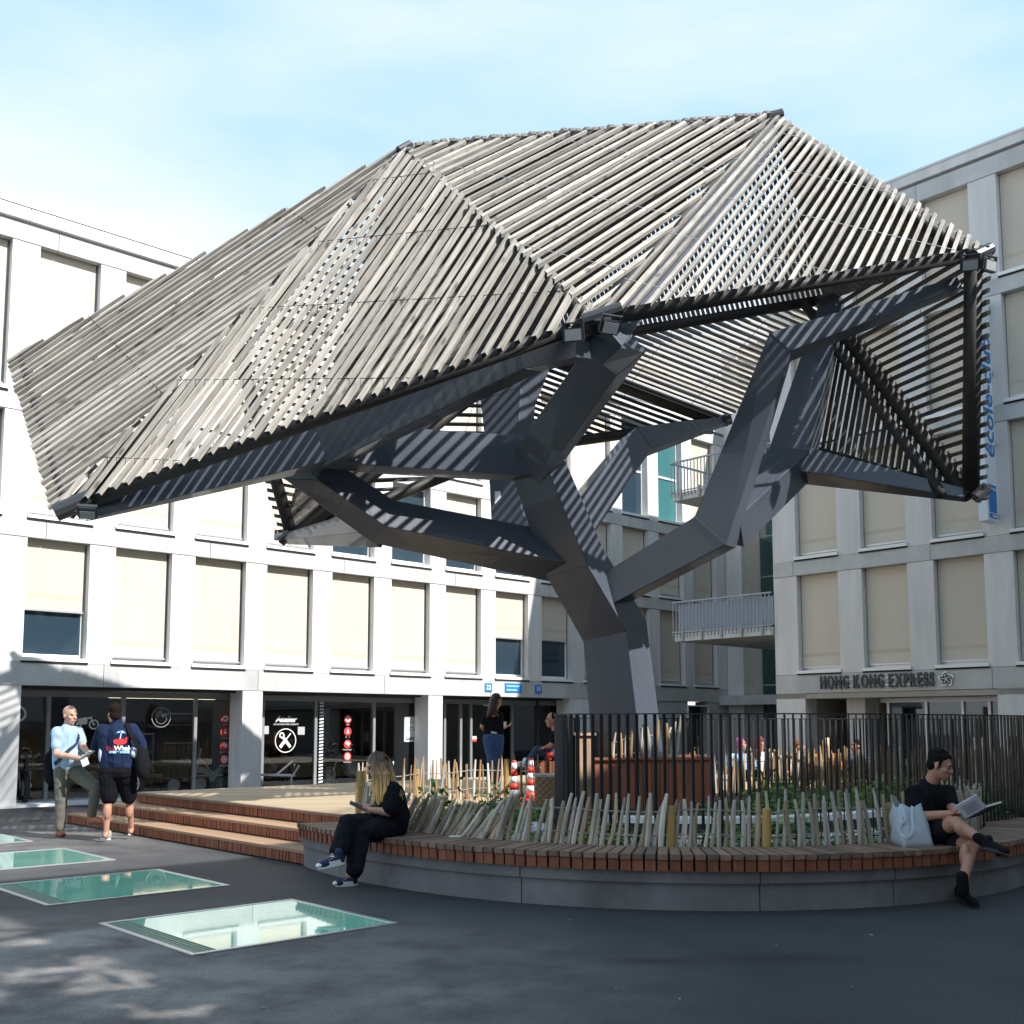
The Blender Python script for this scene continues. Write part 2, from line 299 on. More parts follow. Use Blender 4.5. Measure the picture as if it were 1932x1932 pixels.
def floor_glass():
    m = bpy.data.materials.new('walkable_glass'); m.use_nodes = True; n, l, b = nodes(m)
    tc = n.new('ShaderNodeTexCoord'); sp = n.new('ShaderNodeSeparateXYZ'); l.new(tc.outputs['Object'], sp.inputs[0])
    wv = n.new('ShaderNodeMath'); wv.operation = 'MULTIPLY'; wv.inputs[1].default_value = 46; l.new(sp.outputs[0], wv.inputs[0])
    fr = n.new('ShaderNodeMath'); fr.operation = 'FRACT'; l.new(wv.outputs[0], fr.inputs[0])
    gt = n.new('ShaderNodeMath'); gt.operation = 'GREATER_THAN'; gt.inputs[1].default_value = .62; l.new(fr.outputs[0], gt.inputs[0])
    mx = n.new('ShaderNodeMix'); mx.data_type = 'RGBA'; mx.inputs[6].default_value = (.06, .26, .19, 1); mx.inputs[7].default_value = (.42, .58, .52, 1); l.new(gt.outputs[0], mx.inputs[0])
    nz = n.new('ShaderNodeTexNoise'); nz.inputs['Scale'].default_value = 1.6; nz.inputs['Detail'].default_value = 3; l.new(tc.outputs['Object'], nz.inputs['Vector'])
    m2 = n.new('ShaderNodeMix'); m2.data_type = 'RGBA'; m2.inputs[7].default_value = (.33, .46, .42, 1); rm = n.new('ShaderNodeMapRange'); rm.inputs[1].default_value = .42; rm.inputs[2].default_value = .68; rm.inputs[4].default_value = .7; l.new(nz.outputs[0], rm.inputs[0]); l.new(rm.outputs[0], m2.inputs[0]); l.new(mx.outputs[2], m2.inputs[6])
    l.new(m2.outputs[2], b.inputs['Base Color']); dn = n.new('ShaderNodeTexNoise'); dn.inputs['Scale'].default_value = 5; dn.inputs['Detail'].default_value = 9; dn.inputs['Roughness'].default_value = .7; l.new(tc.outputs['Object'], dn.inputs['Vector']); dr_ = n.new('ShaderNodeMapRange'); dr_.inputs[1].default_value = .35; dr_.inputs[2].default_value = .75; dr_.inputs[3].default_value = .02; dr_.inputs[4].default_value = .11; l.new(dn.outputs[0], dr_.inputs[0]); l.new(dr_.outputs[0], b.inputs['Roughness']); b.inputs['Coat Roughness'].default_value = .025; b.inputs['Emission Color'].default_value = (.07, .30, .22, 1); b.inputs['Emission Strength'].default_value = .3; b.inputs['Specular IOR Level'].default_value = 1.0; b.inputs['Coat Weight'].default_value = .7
    return m
M['floorglass'] = floor_glass()
def planks(name, c1, c2, wd, ang=0):
    m = bpy.data.materials.new(name); m.use_nodes = True; n, l, b = nodes(m)
    tc = n.new('ShaderNodeTexCoord'); mp = n.new('ShaderNodeMapping'); mp.inputs['Rotation'].default_value = (0, 0, ang); l.new(tc.outputs['Object'], mp.inputs[0])
    sp = n.new('ShaderNodeSeparateXYZ'); l.new(mp.outputs[0], sp.inputs[0])
    dv = n.new('ShaderNodeMath'); dv.operation = 'DIVIDE'; dv.inputs[1].default_value = wd; l.new(sp.outputs[1], dv.inputs[0])
    fl = n.new('ShaderNodeMath'); fl.operation = 'FLOOR'; l.new(dv.outputs[0], fl.inputs[0]); wn_ = n.new('ShaderNodeTexWhiteNoise'); wn_.noise_dimensions = '1D'; l.new(fl.outputs[0], wn_.inputs['W'])
    st = n.new('ShaderNodeMapping'); st.inputs['Scale'].default_value = (.6, 9, 1); l.new(mp.outputs[0], st.inputs[0]); nz = n.new('ShaderNodeTexNoise'); nz.inputs['Scale'].default_value = 1.5; nz.inputs['Detail'].default_value = 6; l.new(st.outputs[0], nz.inputs['Vector'])
    av = n.new('ShaderNodeMath'); av.operation = 'MULTIPLY_ADD'; av.inputs[1].default_value = .45; l.new(wn_.outputs[0], av.inputs[0]); ml = n.new('ShaderNodeMath'); ml.operation = 'MULTIPLY'; ml.inputs[1].default_value = .6; l.new(nz.outputs[0], ml.inputs[0]); l.new(ml.outputs[0], av.inputs[2])
    mx = n.new('ShaderNodeMix'); mx.data_type = 'RGBA'; mx.inputs[6].default_value = (*c1, 1); mx.inputs[7].default_value = (*c2, 1); l.new(av.outputs[0], mx.inputs[0])
    fr = n.new('ShaderNodeMath'); fr.operation = 'FRACT'; l.new(dv.outputs[0], fr.inputs[0]); lt = n.new('ShaderNodeMath'); lt.operation = 'LESS_THAN'; lt.inputs[1].default_value = .09; l.new(fr.outputs[0], lt.inputs[0])
    m2 = n.new('ShaderNodeMix'); m2.data_type = 'RGBA'; m2.inputs[7].default_value = (.05, .035, .02, 1); l.new(lt.outputs[0], m2.inputs[0]); l.new(mx.outputs[2], m2.inputs[6]); l.new(m2.outputs[2], b.inputs['Base Color']); b.inputs['Roughness'].default_value = .75
    return m
AZL = radians(47.14); AZR = radians(42.86)
dL = V((sin(AZL), cos(AZL), 0)); nL = V((cos(AZL), -sin(AZL), 0)); dR = V((-sin(AZR), cos(AZR), 0)); nR = V((-dR.y, dR.x, 0))
M['deck'] = planks('deck_planks', (.30, .215, .125), (.52, .42, .29), .11, -radians(4))
M['tread'] = planks('step_planks', (.27, .155, .09), (.42, .27, .17), .045, radians(47.14))
# ------------------------------------------------------------------ ground
gr = MB().box(-150, 150, -150, 150, -.5, 0).build('ground', M['asphalt']); tag(gr, kind='structure')
# ------------------------------------------------------------------ buildings
P0 = V((-9.0928, 19.7924, 0)); R0 = V((6.3, 25.47, 0))
def facade_window(root, x0, x1, z0, z1, drop, kind='pane', parts_blind=True):
    """reveal, sill, frame, pane and blind of one window; drop = part of the height the blind covers"""
    fr = MB(); fw = .055
    yF0, yF1 = .20, .27
    fr.box(x0, x0 + fw, yF0, yF1, z0 + .1, z1); fr.box(x1 - fw, x1, yF0, yF1, z0 + .1, z1)
    fr.box(x0 + fw, x1 - fw, yF0, yF1, z0 + .1, z0 + .17); fr.box(x0 + fw, x1 - fw, yF0, yF1, z1 - .06, z1)
    if drop < .9: fr.box(x0 + fw, x1 - fw, yF0, yF1, z0 + .1 + (z1 - z0) * .46, z0 + .16 + (z1 - z0) * .46)
    o = fr.build('window', M['white'] if drop < .9 else M['alu'], root)
    s = MB().box(x0 - .03, x1 + .03, -.05, .28, z0 + .025, z0 + .095).box(x0 - .03, x1 + .03, -.035, .28, z0 - .012, z0 + .025, 1)  # black strip below the sill stands in for its shadow
    s.build('sill', [M['white'], M['shadowgap']], o)
    if drop < .97: MB().box(x0 + fw, x1 - fw, .235, .25, z0 + .17, z1 - .06).build('pane', M[kind], o)
    if drop > 0:
        zb = z1 - (z1 - z0 - .17) * drop; xa, xb = x0 + .02, x1 - .05
        b = MB().box(xa, xb, .165, .172, zb + .33, z1 - .01).box(xa, xb, .163, .174, zb + .25, zb + .33, 1).box(xa, xb, .165, .172, zb + .02, zb + .25)
        b.box(xa - .01, xb + .03, .15, .185, zb - .015, zb + .02, 2); b.box(xb + .012, xb + .024, .16, .172, z0 + .1, z1 - .02, 3)
        b.build('blind', [M['blind'], M['band'], M['alu'], M['dark']], o)
    return o
def facade(root, xs, length, beams, roof, levels, blinds, x_start=0, parapet=True):
    # concrete bands in two-window pieces, pillars between the windows
    for (z0, z1) in beams:
        x = x_start; step = 3.37; first = 1.75 if z0 < 4 else .55
        e = x + first
        while x < length - .01:
            e = min(e, length)
            MB().box(x + .006, e - .006, -.015, .30, z0, z1).build('concrete_panel', M['conc_beam'], root); x = e; e += step
    for li, (z0, z1) in enumerate(levels):
        edges = [x_start] + [q for ab in xs for q in ab] + [length]
        for a, b in zip(edges[::2], edges[1::2]):
            if b - a > .05: MB().box(a, b, .0, .30, z0 + .008, z1 - .008).build('concrete_pillar', M['conc'], root)
        for k, (a, b) in enumerate(xs):
            d = blinds.get((li, k), (1, 'pane')); facade_window(root, a, b, z0, z1, d[0], d[1])
        MB().box(x_start, length, .30, .34, z0 - .3, z1 + .3).build('wall', M['conc_side'], root)
    zt, g0, g1, top = roof
    MB().box(x_start, length, .06, .34, g0, g1).build('gutter', M['frame'], root)
    x = x_start
    while x < length - .01:
        e = min(x + 3.37, length); MB().box(x + .006, e - .006, -.03, .34, g1, top - .05).build('parapet_panel', M['conc'], root); x = e
    MB().box(x_start, length, -.05, .4, top - .05, top).build('coping', M['alu'], root)
left = thing('building', P0, 'sunlit pale concrete building on the left with beige blinds over dark ground floor shop windows', 'building', None, radians(90) - AZL)
XL = [(k * 1.69 - (.01 if k < 9 else .02), k * 1.69 + 1.17) for k in range(-2, 13)]
lev_L = [(2.68, 5.03), (5.37, 7.42), (7.75, 10.72)]
bl = {(0, 2): (.62, 'pane'), (0, 9): (.56, 'pane'), (0, 10): (.55, 'pane'), (1, 6): (.55, 'pane'), (1, 7): (0, 'pane'), (1, 8): (.5, 'pane'), (1, 11): (.5, 'pane'), (2, 11): (.97, 'pane'), (2, 12): (0, 'pane'), (2, 13): (0, 'teal'), (1, 9): (.6, 'pane')}
facade(left, XL, 22.1, [(2.25, 2.68), (5.03, 5.37), (7.42, 7.75), (10.72, 11.05)], (10.72, 11.05, 11.14, 11.45), lev_L, bl, -3.6)
MB().box(-3.6, 22.1, .34, 9, 2.5, 11.3).box(-3.6, 22.1, 5.2, 9, 0, 2.5).build('wall', M['conc_side'], left)
# ground floor of the left building: columns, shop fronts, interiors
GS = .62
for a, b in ((-1.2, 0.0), (4.54, 5.02), (9.60, 10.05), (14.62, 15.9)):
    MB().box(a, b, 0.0, .55, 0, 2.25).build('column', M['conc'], left)
for a, b in ((15.9, 19.9), (20.9, 22.1)): MB().box(a, b, 0.02, .5, 0, 2.25).build('wall', M['conc_beam'], left)
MB().box(19.9, 20.9, .3, .4, 0, 2.1).box(19.86, 19.9, -.02, .3, 0, 2.13, 1).box(20.9, 20.94, -.02, .3, 0, 2.13, 1).box(19.86, 20.94, -.02, .3, 2.1, 2.13, 1).build('door', [M['dark'], M['white']], left)
MB().box(-3.6, 15.9, .3, 5.2, 2.2, 2.26).build('ceiling', M['void'], left)
MB().box(-3.6, 15.9, .4, 5.2, .0, .012).build('floor', M['floorin'], left)
MB().box(4.96, 5.04, .6, 5.2, .0, 2.2).build('partition_wall', M['void'], left)
for x in (9.96, 13.92, -3.6): MB().box(x, x + .08, .6, 5.2, 0, 2.2).build('partition_wall', M['void'], left)
MB().box(-3.6, 15.9, 5.1, 5.2, 0, 2.2).build('back_wall', M['void'], left)
MB().box(-1.2, 4.33, -.10, .62, 0, .05).build('threshold', M['white'], left); MB().box(5.0, 9.28, .0, .62, 0, .05).build('threshold', M['conc_beam'], left)
def shopfront(x0, x1, mulls, name='shop_window', head=2.08, sills=.09):
    fr = MB(); fr.box(x0, x1, GS, GS + .09, head - .02, head + .1); fr.box(x0, x1, GS, GS + .09, .05, sills)
    for m_ in mulls: fr.box(m_ - .035, m_ + .035, GS, GS + .09, sills, head - .02)
    o = fr.build(name, M['frame'], left)
    pts = [x0] + list(mulls) + [x1]
    for a, b in zip(pts[:-1], pts[1:]): MB().box(a + .035, b - .035, GS + .04, GS + .05, sills, head - .02).build('pane', M['shopglass'], o)
    return o
s1 = shopfront(-.2, 4.95, (.74, 2.22, 3.79)); s2 = shopfront(5.05, 9.95, (5.40, 6.78, 8.43, 9.86)); s3 = shopfront(10.05, 13.9, (10.64, 11.18, 11.53, 13.01)); s4 = shopfront(14.0, 14.9, ())
# the lit strip under the ceiling, the shelves inside and the helmet stand
MB().box(2.3, 4.7, 1.5, 1.62, 2.08, 2.14).box(.1, 1.7, 2.0, 2.1, 2.12, 2.16).build('ceiling_lamp', mat('warm_lamp', (.8, .5, .2), emit=(1, .74, .45), estr=3), left)
MB().box(7.2, 9.2, 2.0, 2.1, 2.12, 2.16).build('ceiling_lamp', bpy.data.materials['warm_lamp'], left)
sh = MB()
for z in (.1, .5, .9, 1.3): sh.box(2.4, 3.5, 2.0, 2.35, z, z + .03)
for x in (2.4, 2.77, 3.13, 3.48): sh.box(x, x + .03, 2.0, 2.35, .1, 1.33)
for z in (.6, 1.1, 1.5, 1.75): sh.box(3.7, 4.3, 1.6, 1.9, z, z + .025)
sh.build('shelf', M['frame'], left)
# decals on the shop glass (flat print)
def LM(x, z, y=GS + .028): return Matrix.Translation((x, y, z)) @ UPR
M['print'] = mat('white_print', (.75, .75, .74), .6); M['red'] = mat('red_print', (.55, .03, .03), .6)
text('Atelier', .19, M['print'], left, LM(6.0, 1.64), ext=.001, off=.006, shear=.25)
text('UN SAVOIR FAIRE GARANTI', .052, M['print'], left, LM(6.0, 1.525), ext=.001, shear=.2)
def disc(mb, cx, cz, r0, r1, y, n=28, m=0):
    a = [(cx + r0 * cos(2 * pi * i / n), y, cz + r0 * sin(2 * pi * i / n)) for i in range(n)]; b = [(cx + r1 * cos(2 * pi * i / n), y, cz + r1 * sin(2 * pi * i / n)) for i in range(n)]
    mb.add(a + b, [(i, (i + 1) % n, (i + 1) % n + n, i + n) for i in range(n)], m)
def stroke(mb, p, q, wd, y, m=0):
    p = V((p[0], y, p[1])); q = V((q[0], y, q[1])); d = q - p; s = V((-d.z, 0, d.x)).normalized() * wd / 2; mb.add([p - s, q - s, q + s, p + s], [(0, 1, 2, 3)], m)
e = MB(); y = GS + .03; cx, cz = 6.0, 1.16
disc(e, cx, cz, .275, .255, y); stroke(e, (cx - .14, cz - .15), (cx - .02, cz - .01), .075, y); stroke(e, (cx - .02, cz - .01), (cx + .13, cz + .16), .028, y)
stroke(e, (cx + .13, cz - .15), (cx - .08, cz + .09), .07, y - .001); disc(e, cx - .1, cz + .12, .07, .035, y - .001, 12); e.build('emblem', M['print'], left)
def service_icons(x):
    for k, z in enumerate((1.65, 1.36, 1.06, .77)):
        q = MB(); disc(q, x, z, .0, .105, GS + .027); q.build('emblem', M['red'], left)
        q = MB()
        if k == 0: disc(q, x, z, .03, .065, GS + .024)
        elif k == 1: disc(q, x, z - .012, .0, .035, GS + .024); stroke(q, (x, z + .01), (x, z + .06), .03, GS + .024)
        elif k == 2: stroke(q, (x - .06, z + .03), (x + .04, z - .03), .035, GS + .024); stroke(q, (x - .035, z + .065), (x + .065, z + .005), .03, GS + .024)
        else: disc(q, x, z, .045, .07, GS + .024); disc(q, x, z, .0, .025, GS + .023)
        q.build('emblem', M['print'], left)
        text(('FREINS', 'VIDANGE', 'PNEUMATIQUES', 'TRANSMISSION')[k], .032, M['print'], left, LM(x, z - .135), ext=.001)
service_icons(4.49); service_icons(7.68)
q = MB()
for k in range(26): q.add([(6.87, GS - .004, .1 + k * .076), (6.98, GS - .004, .115 + k * .076), (6.98, GS - .004, .155 + k * .076), (6.87, GS - .004, .14 + k * .076)], [(0, 1, 2, 3)])
q.build('stripe_decal', M['print'], left)
for x, z in ((5.47, 1.40), (6.40, 1.38)): MB().box(x - .09, x + .09, GS + .02, GS + .03, z - .09, z + .09).build('notice', mat('grey_paper', (.4, .42, .44), .7), left)
# racing bike and helmet prints on the show window
e = MB(); y = GS + .03
for dx in (-.17, .17): disc(e, 1.46 + dx, 1.52, .1, .075, y, 22); disc(e, 1.46 + dx, 1.52, .0, .02, y, 8)
stroke(e, (1.32, 1.58), (1.49, 1.62), .1, y); stroke(e, (1.49, 1.64), (1.59, 1.66), .03, y); stroke(e, (1.56, 1.66), (1.63, 1.52), .025, y); stroke(e, (1.29, 1.54), (1.49, 1.56), .06, y); e.build('emblem', M['print'], left)
e = MB(); cx, cz = 3.03, 1.67
for k in range(4): stroke(e, (cx - .12 + k * .01, cz + .09 - .03 * k), (cx + .02, cz + .16 - .028 * k), .014, y)
disc(e, cx, cz, .21, .195, y, 30); disc(e, cx + .0, cz - .02, .12, .112, y, 24); e.build('emblem', M['frame'], left)
text('CT', .08, M['print'], left, LM(cx + .06, cz + .03), ext=.001, off=.004); text('K51', .13, mat('faint_red', (.12, .02, .02), .6), left, LM(3.95, 1.47, 1.58), ext=.004)
e = MB(); disc(e, .17, 1.72, .16, .12, y, 24); e.build('emblem', M['print'], left)
# company board, house numbers, street plate, key box
o = MB().box(9.33, 9.75, GS - .02, GS + .02, 1.10, 1.72).build('sign', M['paper'], left)
text('Gotham', .115, M['black'], o, LM(9.55, 1.18, GS - .024), ext=.001, off=.003)
for z, s_, t in ((1.66, .035, 'Uc Us'), (1.58, .045, 'OPI Partenaires'), (1.45, .052, 'Unité commune'), (1.38, .052, 'ORP - ORP')): text(t, s_, M['frame'], o, LM(9.53, z, GS - .024), ext=.001)
for x, t in ((11.55, '22'), (13.35, '35')):
    o = MB().box(x - .12, x + .12, -.035, -.016, 2.37, 2.59).build('house_number', M['blue'], left)
    text(t, .17, M['white'], o, LM(x, 2.48, -.037), ext=.001, off=.003)
o = MB().box(12.13, 12.72, -.035, -.016, 2.37, 2.61).build('street_plate', M['blue'], left); q = MB()
for z, n in ((2.535, 11), (2.435, 8)):
    xx = 12.18
    for k in range(n):
        wd = random.uniform(.025, .055); q.box(xx, xx + wd, -.038, -.036, z - .018, z + .018); xx += wd + .008
q.build('lettering', mat('pale_blue', (.45, .62, .8), .5), o)
MB().box(11.54, 11.68, GS - .03, GS, 1.08, 1.22).box(11.54, 11.68, GS - .032, GS - .03, 1.08, 1.14, 1).build('notice', [M['white'], M['orange']], left)
# ---- right building
right = thing('building', R0, 'shaded grey concrete building on the right with restaurant sign and lowered beige blinds', 'building', None, -AZL + radians(0) - radians(0.0))
right.rotation_euler[2] = atan2(-dR.y, -dR.x)
XR = [(.63 + 1.67 * k, 1.71 + 1.67 * k) for k in range(0, 9)]
facade(right, XR, 16, [(2.25, 2.68), (5.03, 5.37), (7.73, 8.07), (10.43, 10.76), (13.04, 13.42)], (13.04, 13.42, 13.5, 13.77), [(2.68, 5.03), (5.37, 7.73), (8.07, 10.43), (10.76, 13.04)], {}, 0)
MB().box(0, 16, .34, 10, 2.55, 13.6).build('wall', M['conc'], right)
for a, b in ((0.0, .78), (5.2, 5.72), (10.3, 11)): MB().box(a, b, 0, .45, 0, 2.25).build('column', M['conc'], right)
MB().box(0, 16, .0, 3, 2.12, 2.24).build('ceiling', M['conc_side'], right); MB().box(1.52, 1.98, .55, .95, 0, 2.12).build('column', M['conc'], right)
MB().box(0, .8, .45, 4, 0, 2.12).box(0, 16, 4, 4.3, 0, 2.2).box(.8, 1.6, 3.6, 4, 0, 2.12).build('back_wall', M['conc_side'], right)
MB().box(1.9, 2.1, .95, 4, 0, 2.12).build('partition_wall', M['conc_side'], right)
fr = MB(); fr.box(2.1, 5.25, 1.0, 1.1, 2.02, 2.12)
for x in (2.3, 3.2, 4.02, 4.6, 5.15): fr.box(x - .03, x + .03, 1.0, 1.1, 0, 2.02)
fo = fr.build('shop_window', M['alu'], right)
for a, b in ((2.33, 3.17), (3.23, 3.99), (4.05, 4.57), (4.63, 5.12)): MB().box(a, b, 1.05, 1.06, 0, 2.02).build('pane', M['shopglass'], fo)
MB().box(4.2, 4.28, 1.02, 1.03, .9, 1.25).box(4.36, 4.44, 1.02, 1.03, .9, 1.25).box(3.75, 3.85, 1.02, 1.03, .75, 1.05).build('notice', M['paper'], right)
MB().box(5.7, 16, .5, .6, 0, 2.1).build('shop_window', M['frame'], right)
# letters of the restaurant sign, each standing off a pale backing bar
bb = MB()
for a, b in ((1.42, 2.02), (2.27, 2.74), (2.79, 3.86)): bb.box(a, b, -.045, -.016, 2.37, 2.395); bb.box(a, b, -.045, -.016, 2.53, 2.555)
M['letter'] = mat('grey_letter', (.055, .055, .06), .6)
so = bb.build('sign', M['white'], right)
glyphs = []; x = 0
for word in ('HONG', 'KONG', 'EXPRESS'):
    for ch in word:
        me = text_mesh(ch, .40, ext=.02, off=.013, align='LEFT'); xs_ = [v.co.x for v in me.vertices]; mn, wd = min(xs_), max(xs_) - min(xs_); glyphs.append((me, x - mn)); x += wd + .062
    x += .16
sx_ = 2.70 / (x - .22)
for me, gx in glyphs:
    me.materials.clear(); me.materials.append(M['letter']); me.name = 'letter'; lo = link('letter', me, so); lo.matrix_basis = Matrix.Translation((1.22 + gx * sx_, -.06, 2.462)) @ UPR @ Matrix.Diagonal((sx_, 1, 1, 1))
e = MB(); cx, cz = 4.17, 2.47       # the flower mark: five curled petals
def petal(mb, k, r, y, m=0):
    a0 = radians(90) - k * 2 * pi / 5; pts = []
    for i in range(14):
        t = 2 * pi * i / 14; lx = .075 + .065 * cos(t); ly = .042 * sin(t) * (1.1 - .2 * cos(t)) + .02 * sin(pi * (lx / .14)); lx *= r; ly *= r
        pts.append((cx + lx * cos(a0) - ly * sin(a0), y, cz + lx * sin(a0) + ly * cos(a0)))
    mb.add(pts, [tuple(range(13, -1, -1))], m)
for k in range(5): petal(e, k, 1.22, -.05, 0); petal(e, k, .98, -.056, 1); stroke(e, (cx, cz), (cx + .11 * cos(radians(100) - k * 1.2566), cz + .11 * sin(radians(100) - k * 1.2566)), .012, -.060, 0)
e.build('emblem', [M['white'], M['letter']], so)
# tall blue and white sign box hanging off the right facade
sb = thing('hanging_sign', R0, 'tall white lightbox sign with blue lettering hanging off the right facade', 'sign', None, right.rotation_euler[2])
MB().box(5.25, 5.43, -.62, -.12, 5.6, 10.3).build('sign_case', mat('sign_case', (.62, .68, .74), .4), sb)
MB().box(5.43, 5.436, -.60, -.14, 5.62, 10.28).build('sign_face', mat('sign_face', (.72, .78, .82), .4), sb)
MB().box(5.437, 5.443, -.55, -.19, 5.78, 6.35).box(5.437, 5.443, -.55, -.19, 5.66, 5.755).build('sign_panel', M['blue'], sb)
SD = Matrix(((0, 0, 1, 0), (1, 0, 0, 0), (0, 1, 0, 0), (0, 0, 0, 1)))
text('école-club', .085, M['white'], sb, Matrix.Translation((5.445, -.37, 6.27)) @ SD, ext=.001, off=.002)
text('MIGROS', .06, M['white'], sb, Matrix.Translation((5.445, -.30, 5.707)) @ SD, ext=.001, off=.002)
SDv = SD @ Matrix.Rotation(radians(90), 4, 'Z')
text('école-club', .62, M['blue'], sb, Matrix.Translation((5.438, -.37, 8.2)) @ SDv, ext=.001, off=.012)
MB().box(5.3, 5.4, -.12, .0, 5.7, 5.8).box(5.3, 5.4, -.12, 0, 7.2, 7.3).box(5.3, 5.4, -.12, 0, 8.7, 8.8).box(5.3, 5.4, -.12, 0, 10.1, 10.2).build('bracket', M['frame'], sb)
# ---- the set back stair bay between the two buildings
bay = thing('building', R0, 'recessed stair bay with green glass behind the two balconies', 'building', None, right.rotation_euler[2])
B = [V((22.1, 0, 0))]
def RL(p):  # world point to the right building's frame
    d = p - R0; return V((d.dot(-dR), d.dot(-nR), p.z))
c0 = RL(P0 + dL * 22.1)
yb = c0.y
MB().box(c0.x - .02, 0, yb, yb + .3, 0, 14).build('wall', M['conc_side'], bay)
MB().box(c0.x + .02, c0.x + .62, yb - .12, yb, 0, 14).build('column', M['conc'], bay)
fr = MB()
for z in (2.75, 4.9, 6.2, 7.5, 9.0, 10.5, 12): fr.box(c0.x + 1.3, 0, yb - .05, yb - .02, z, z + .04)
fr.box(c0.x + 1.26, c0.x + 1.3, yb - .05, yb - .02, .3, 13)
fo = fr.build('curtain_wall', M['frame'], bay); MB().box(c0.x + 1.3, 0, yb - .03, yb - .012, .3, 13).build('pane', mat('green_glass', (.02, .055, .05), .05, spec=.8), fo)
MB().box(c0.x, 0, yb - .6, yb - .01, 2.15, 2.45).build('canopy_slab', M['conc_beam'], bay)
MB().box(-.2, -.05, yb - .62, yb - .605, 2.18, 2.45).box(-.2, -.05, yb - .626, yb - .62, 2.18, 2.26, 1).build('notice', [M['white'], M['orange']], bay)
def balcony(z0, label):
    b = thing('balcony', R0, label, 'balcony', None, right.rotation_euler[2])
    MB().box(-2.95, -.02, -.1, 4.2, z0, z0 + .2).build('slab', M['conc_beam'], b)
    rl = MB(); rl.box(-3.02, .0, -.14, -.09, z0 + 1.0, z0 + 1.04); rl.box(-3.02, -2.97, -.09, 4.2, z0 + 1.0, z0 + 1.04)
    rl.box(-3.02, 0, -.13, -.10, z0 + .22, z0 + .25); rl.box(-3.02, -2.98, -.10, 4.2, z0 + .22, z0 + .25); rl.build('handrail', M['galv'], b)
    for i in range(28): MB().box(-2.99 + i * .108, -2.97 + i * .108, -.125, -.105, z0 + .1, z0 + 1.0).build('baluster', M['galv'], b)
    for i in range(30): MB().box(-3.01, -2.99, .05 + i * .14, .07 + i * .14, z0 + .1, z0 + 1.0).build('baluster', M['galv'], b)
    br = MB()
    for i in range(5): br.box(-2.7 + i * .6, -2.64 + i * .6, -.14, -.1, z0 + .02, z0 + .3)
    br.build('bracket', M['frame'], b)
    MB().box(-2.9, -.02, .0, .015, z0 + .25, z0 + .95).build('screen', mat('pale_screen', (.30, .345, .42), .6), b) if z0 < 5 else None
    return b
balcony(3.66, 'lower grey metal balcony with vertical bars bridging to the right building')
balcony(7.35, 'upper grey metal balcony with vertical bars, partly hidden by steel branch')
# ---- the building closing the square on the near side (casts the shade over the foreground)
near = thing('building', P0 + nL * 24.9, 'plain pale building closing the near side of the square', 'building', None, radians(90) - AZL)
nb = MB().box(-30, -4.6, -12, 0, 0, 13.8).box(-4.6, -.9, -12, 0, 0, 7.9).box(-4.6, -.9, -12, -7, 7.9, 13.8).box(-.9, 46, -12, 0, 0, 13.8)  # roof notch added to let sun patches reach the left foreground
nb.build('wall', M['conc'], near)
# an unseen tree added so its crown breaks up the sun through the roof notch
pt = thing('tree', V((4.2, 1.0, 0)), 'added leafy tree out of view, its crown dappling the sun', 'tree')
MB().tube((0, 0, 0), (.1, .1, 3.2), .17, .12, 9).tube((.1, .1, 3.2), (.6, .5, 6.0), .09, .05, 7).tube((.1, .1, 3.2), (-.6, .6, 6.2), .08, .04, 7).tube((.1, .1, 3.0), (.3, -.7, 5.6), .08, .04, 7).build('trunk', M['stake2'], pt)
rt = random.Random(21); cb_ = MB()
for i in range(330):
    c = V((rt.gauss(0, 1.2), rt.gauss(.3, 1.2), rt.gauss(7.0, 1.1))); d = V((rt.gauss(0, 1), rt.gauss(0, 1), rt.gauss(0, .6))).normalized(); s_ = d.cross(V((rt.gauss(0, 1), rt.gauss(0, 1), 1))).normalized(); L = rt.uniform(.25, .6)
    cb_.add([c, c + d * L * .5 + s_ * L * .4, c + d * L, c + d * L * .5 - s_ * L * .4], [(0, 1, 2, 3)])
o = cb_.build('crown', M['leaf'], pt); o['kind'] = 'stuff'
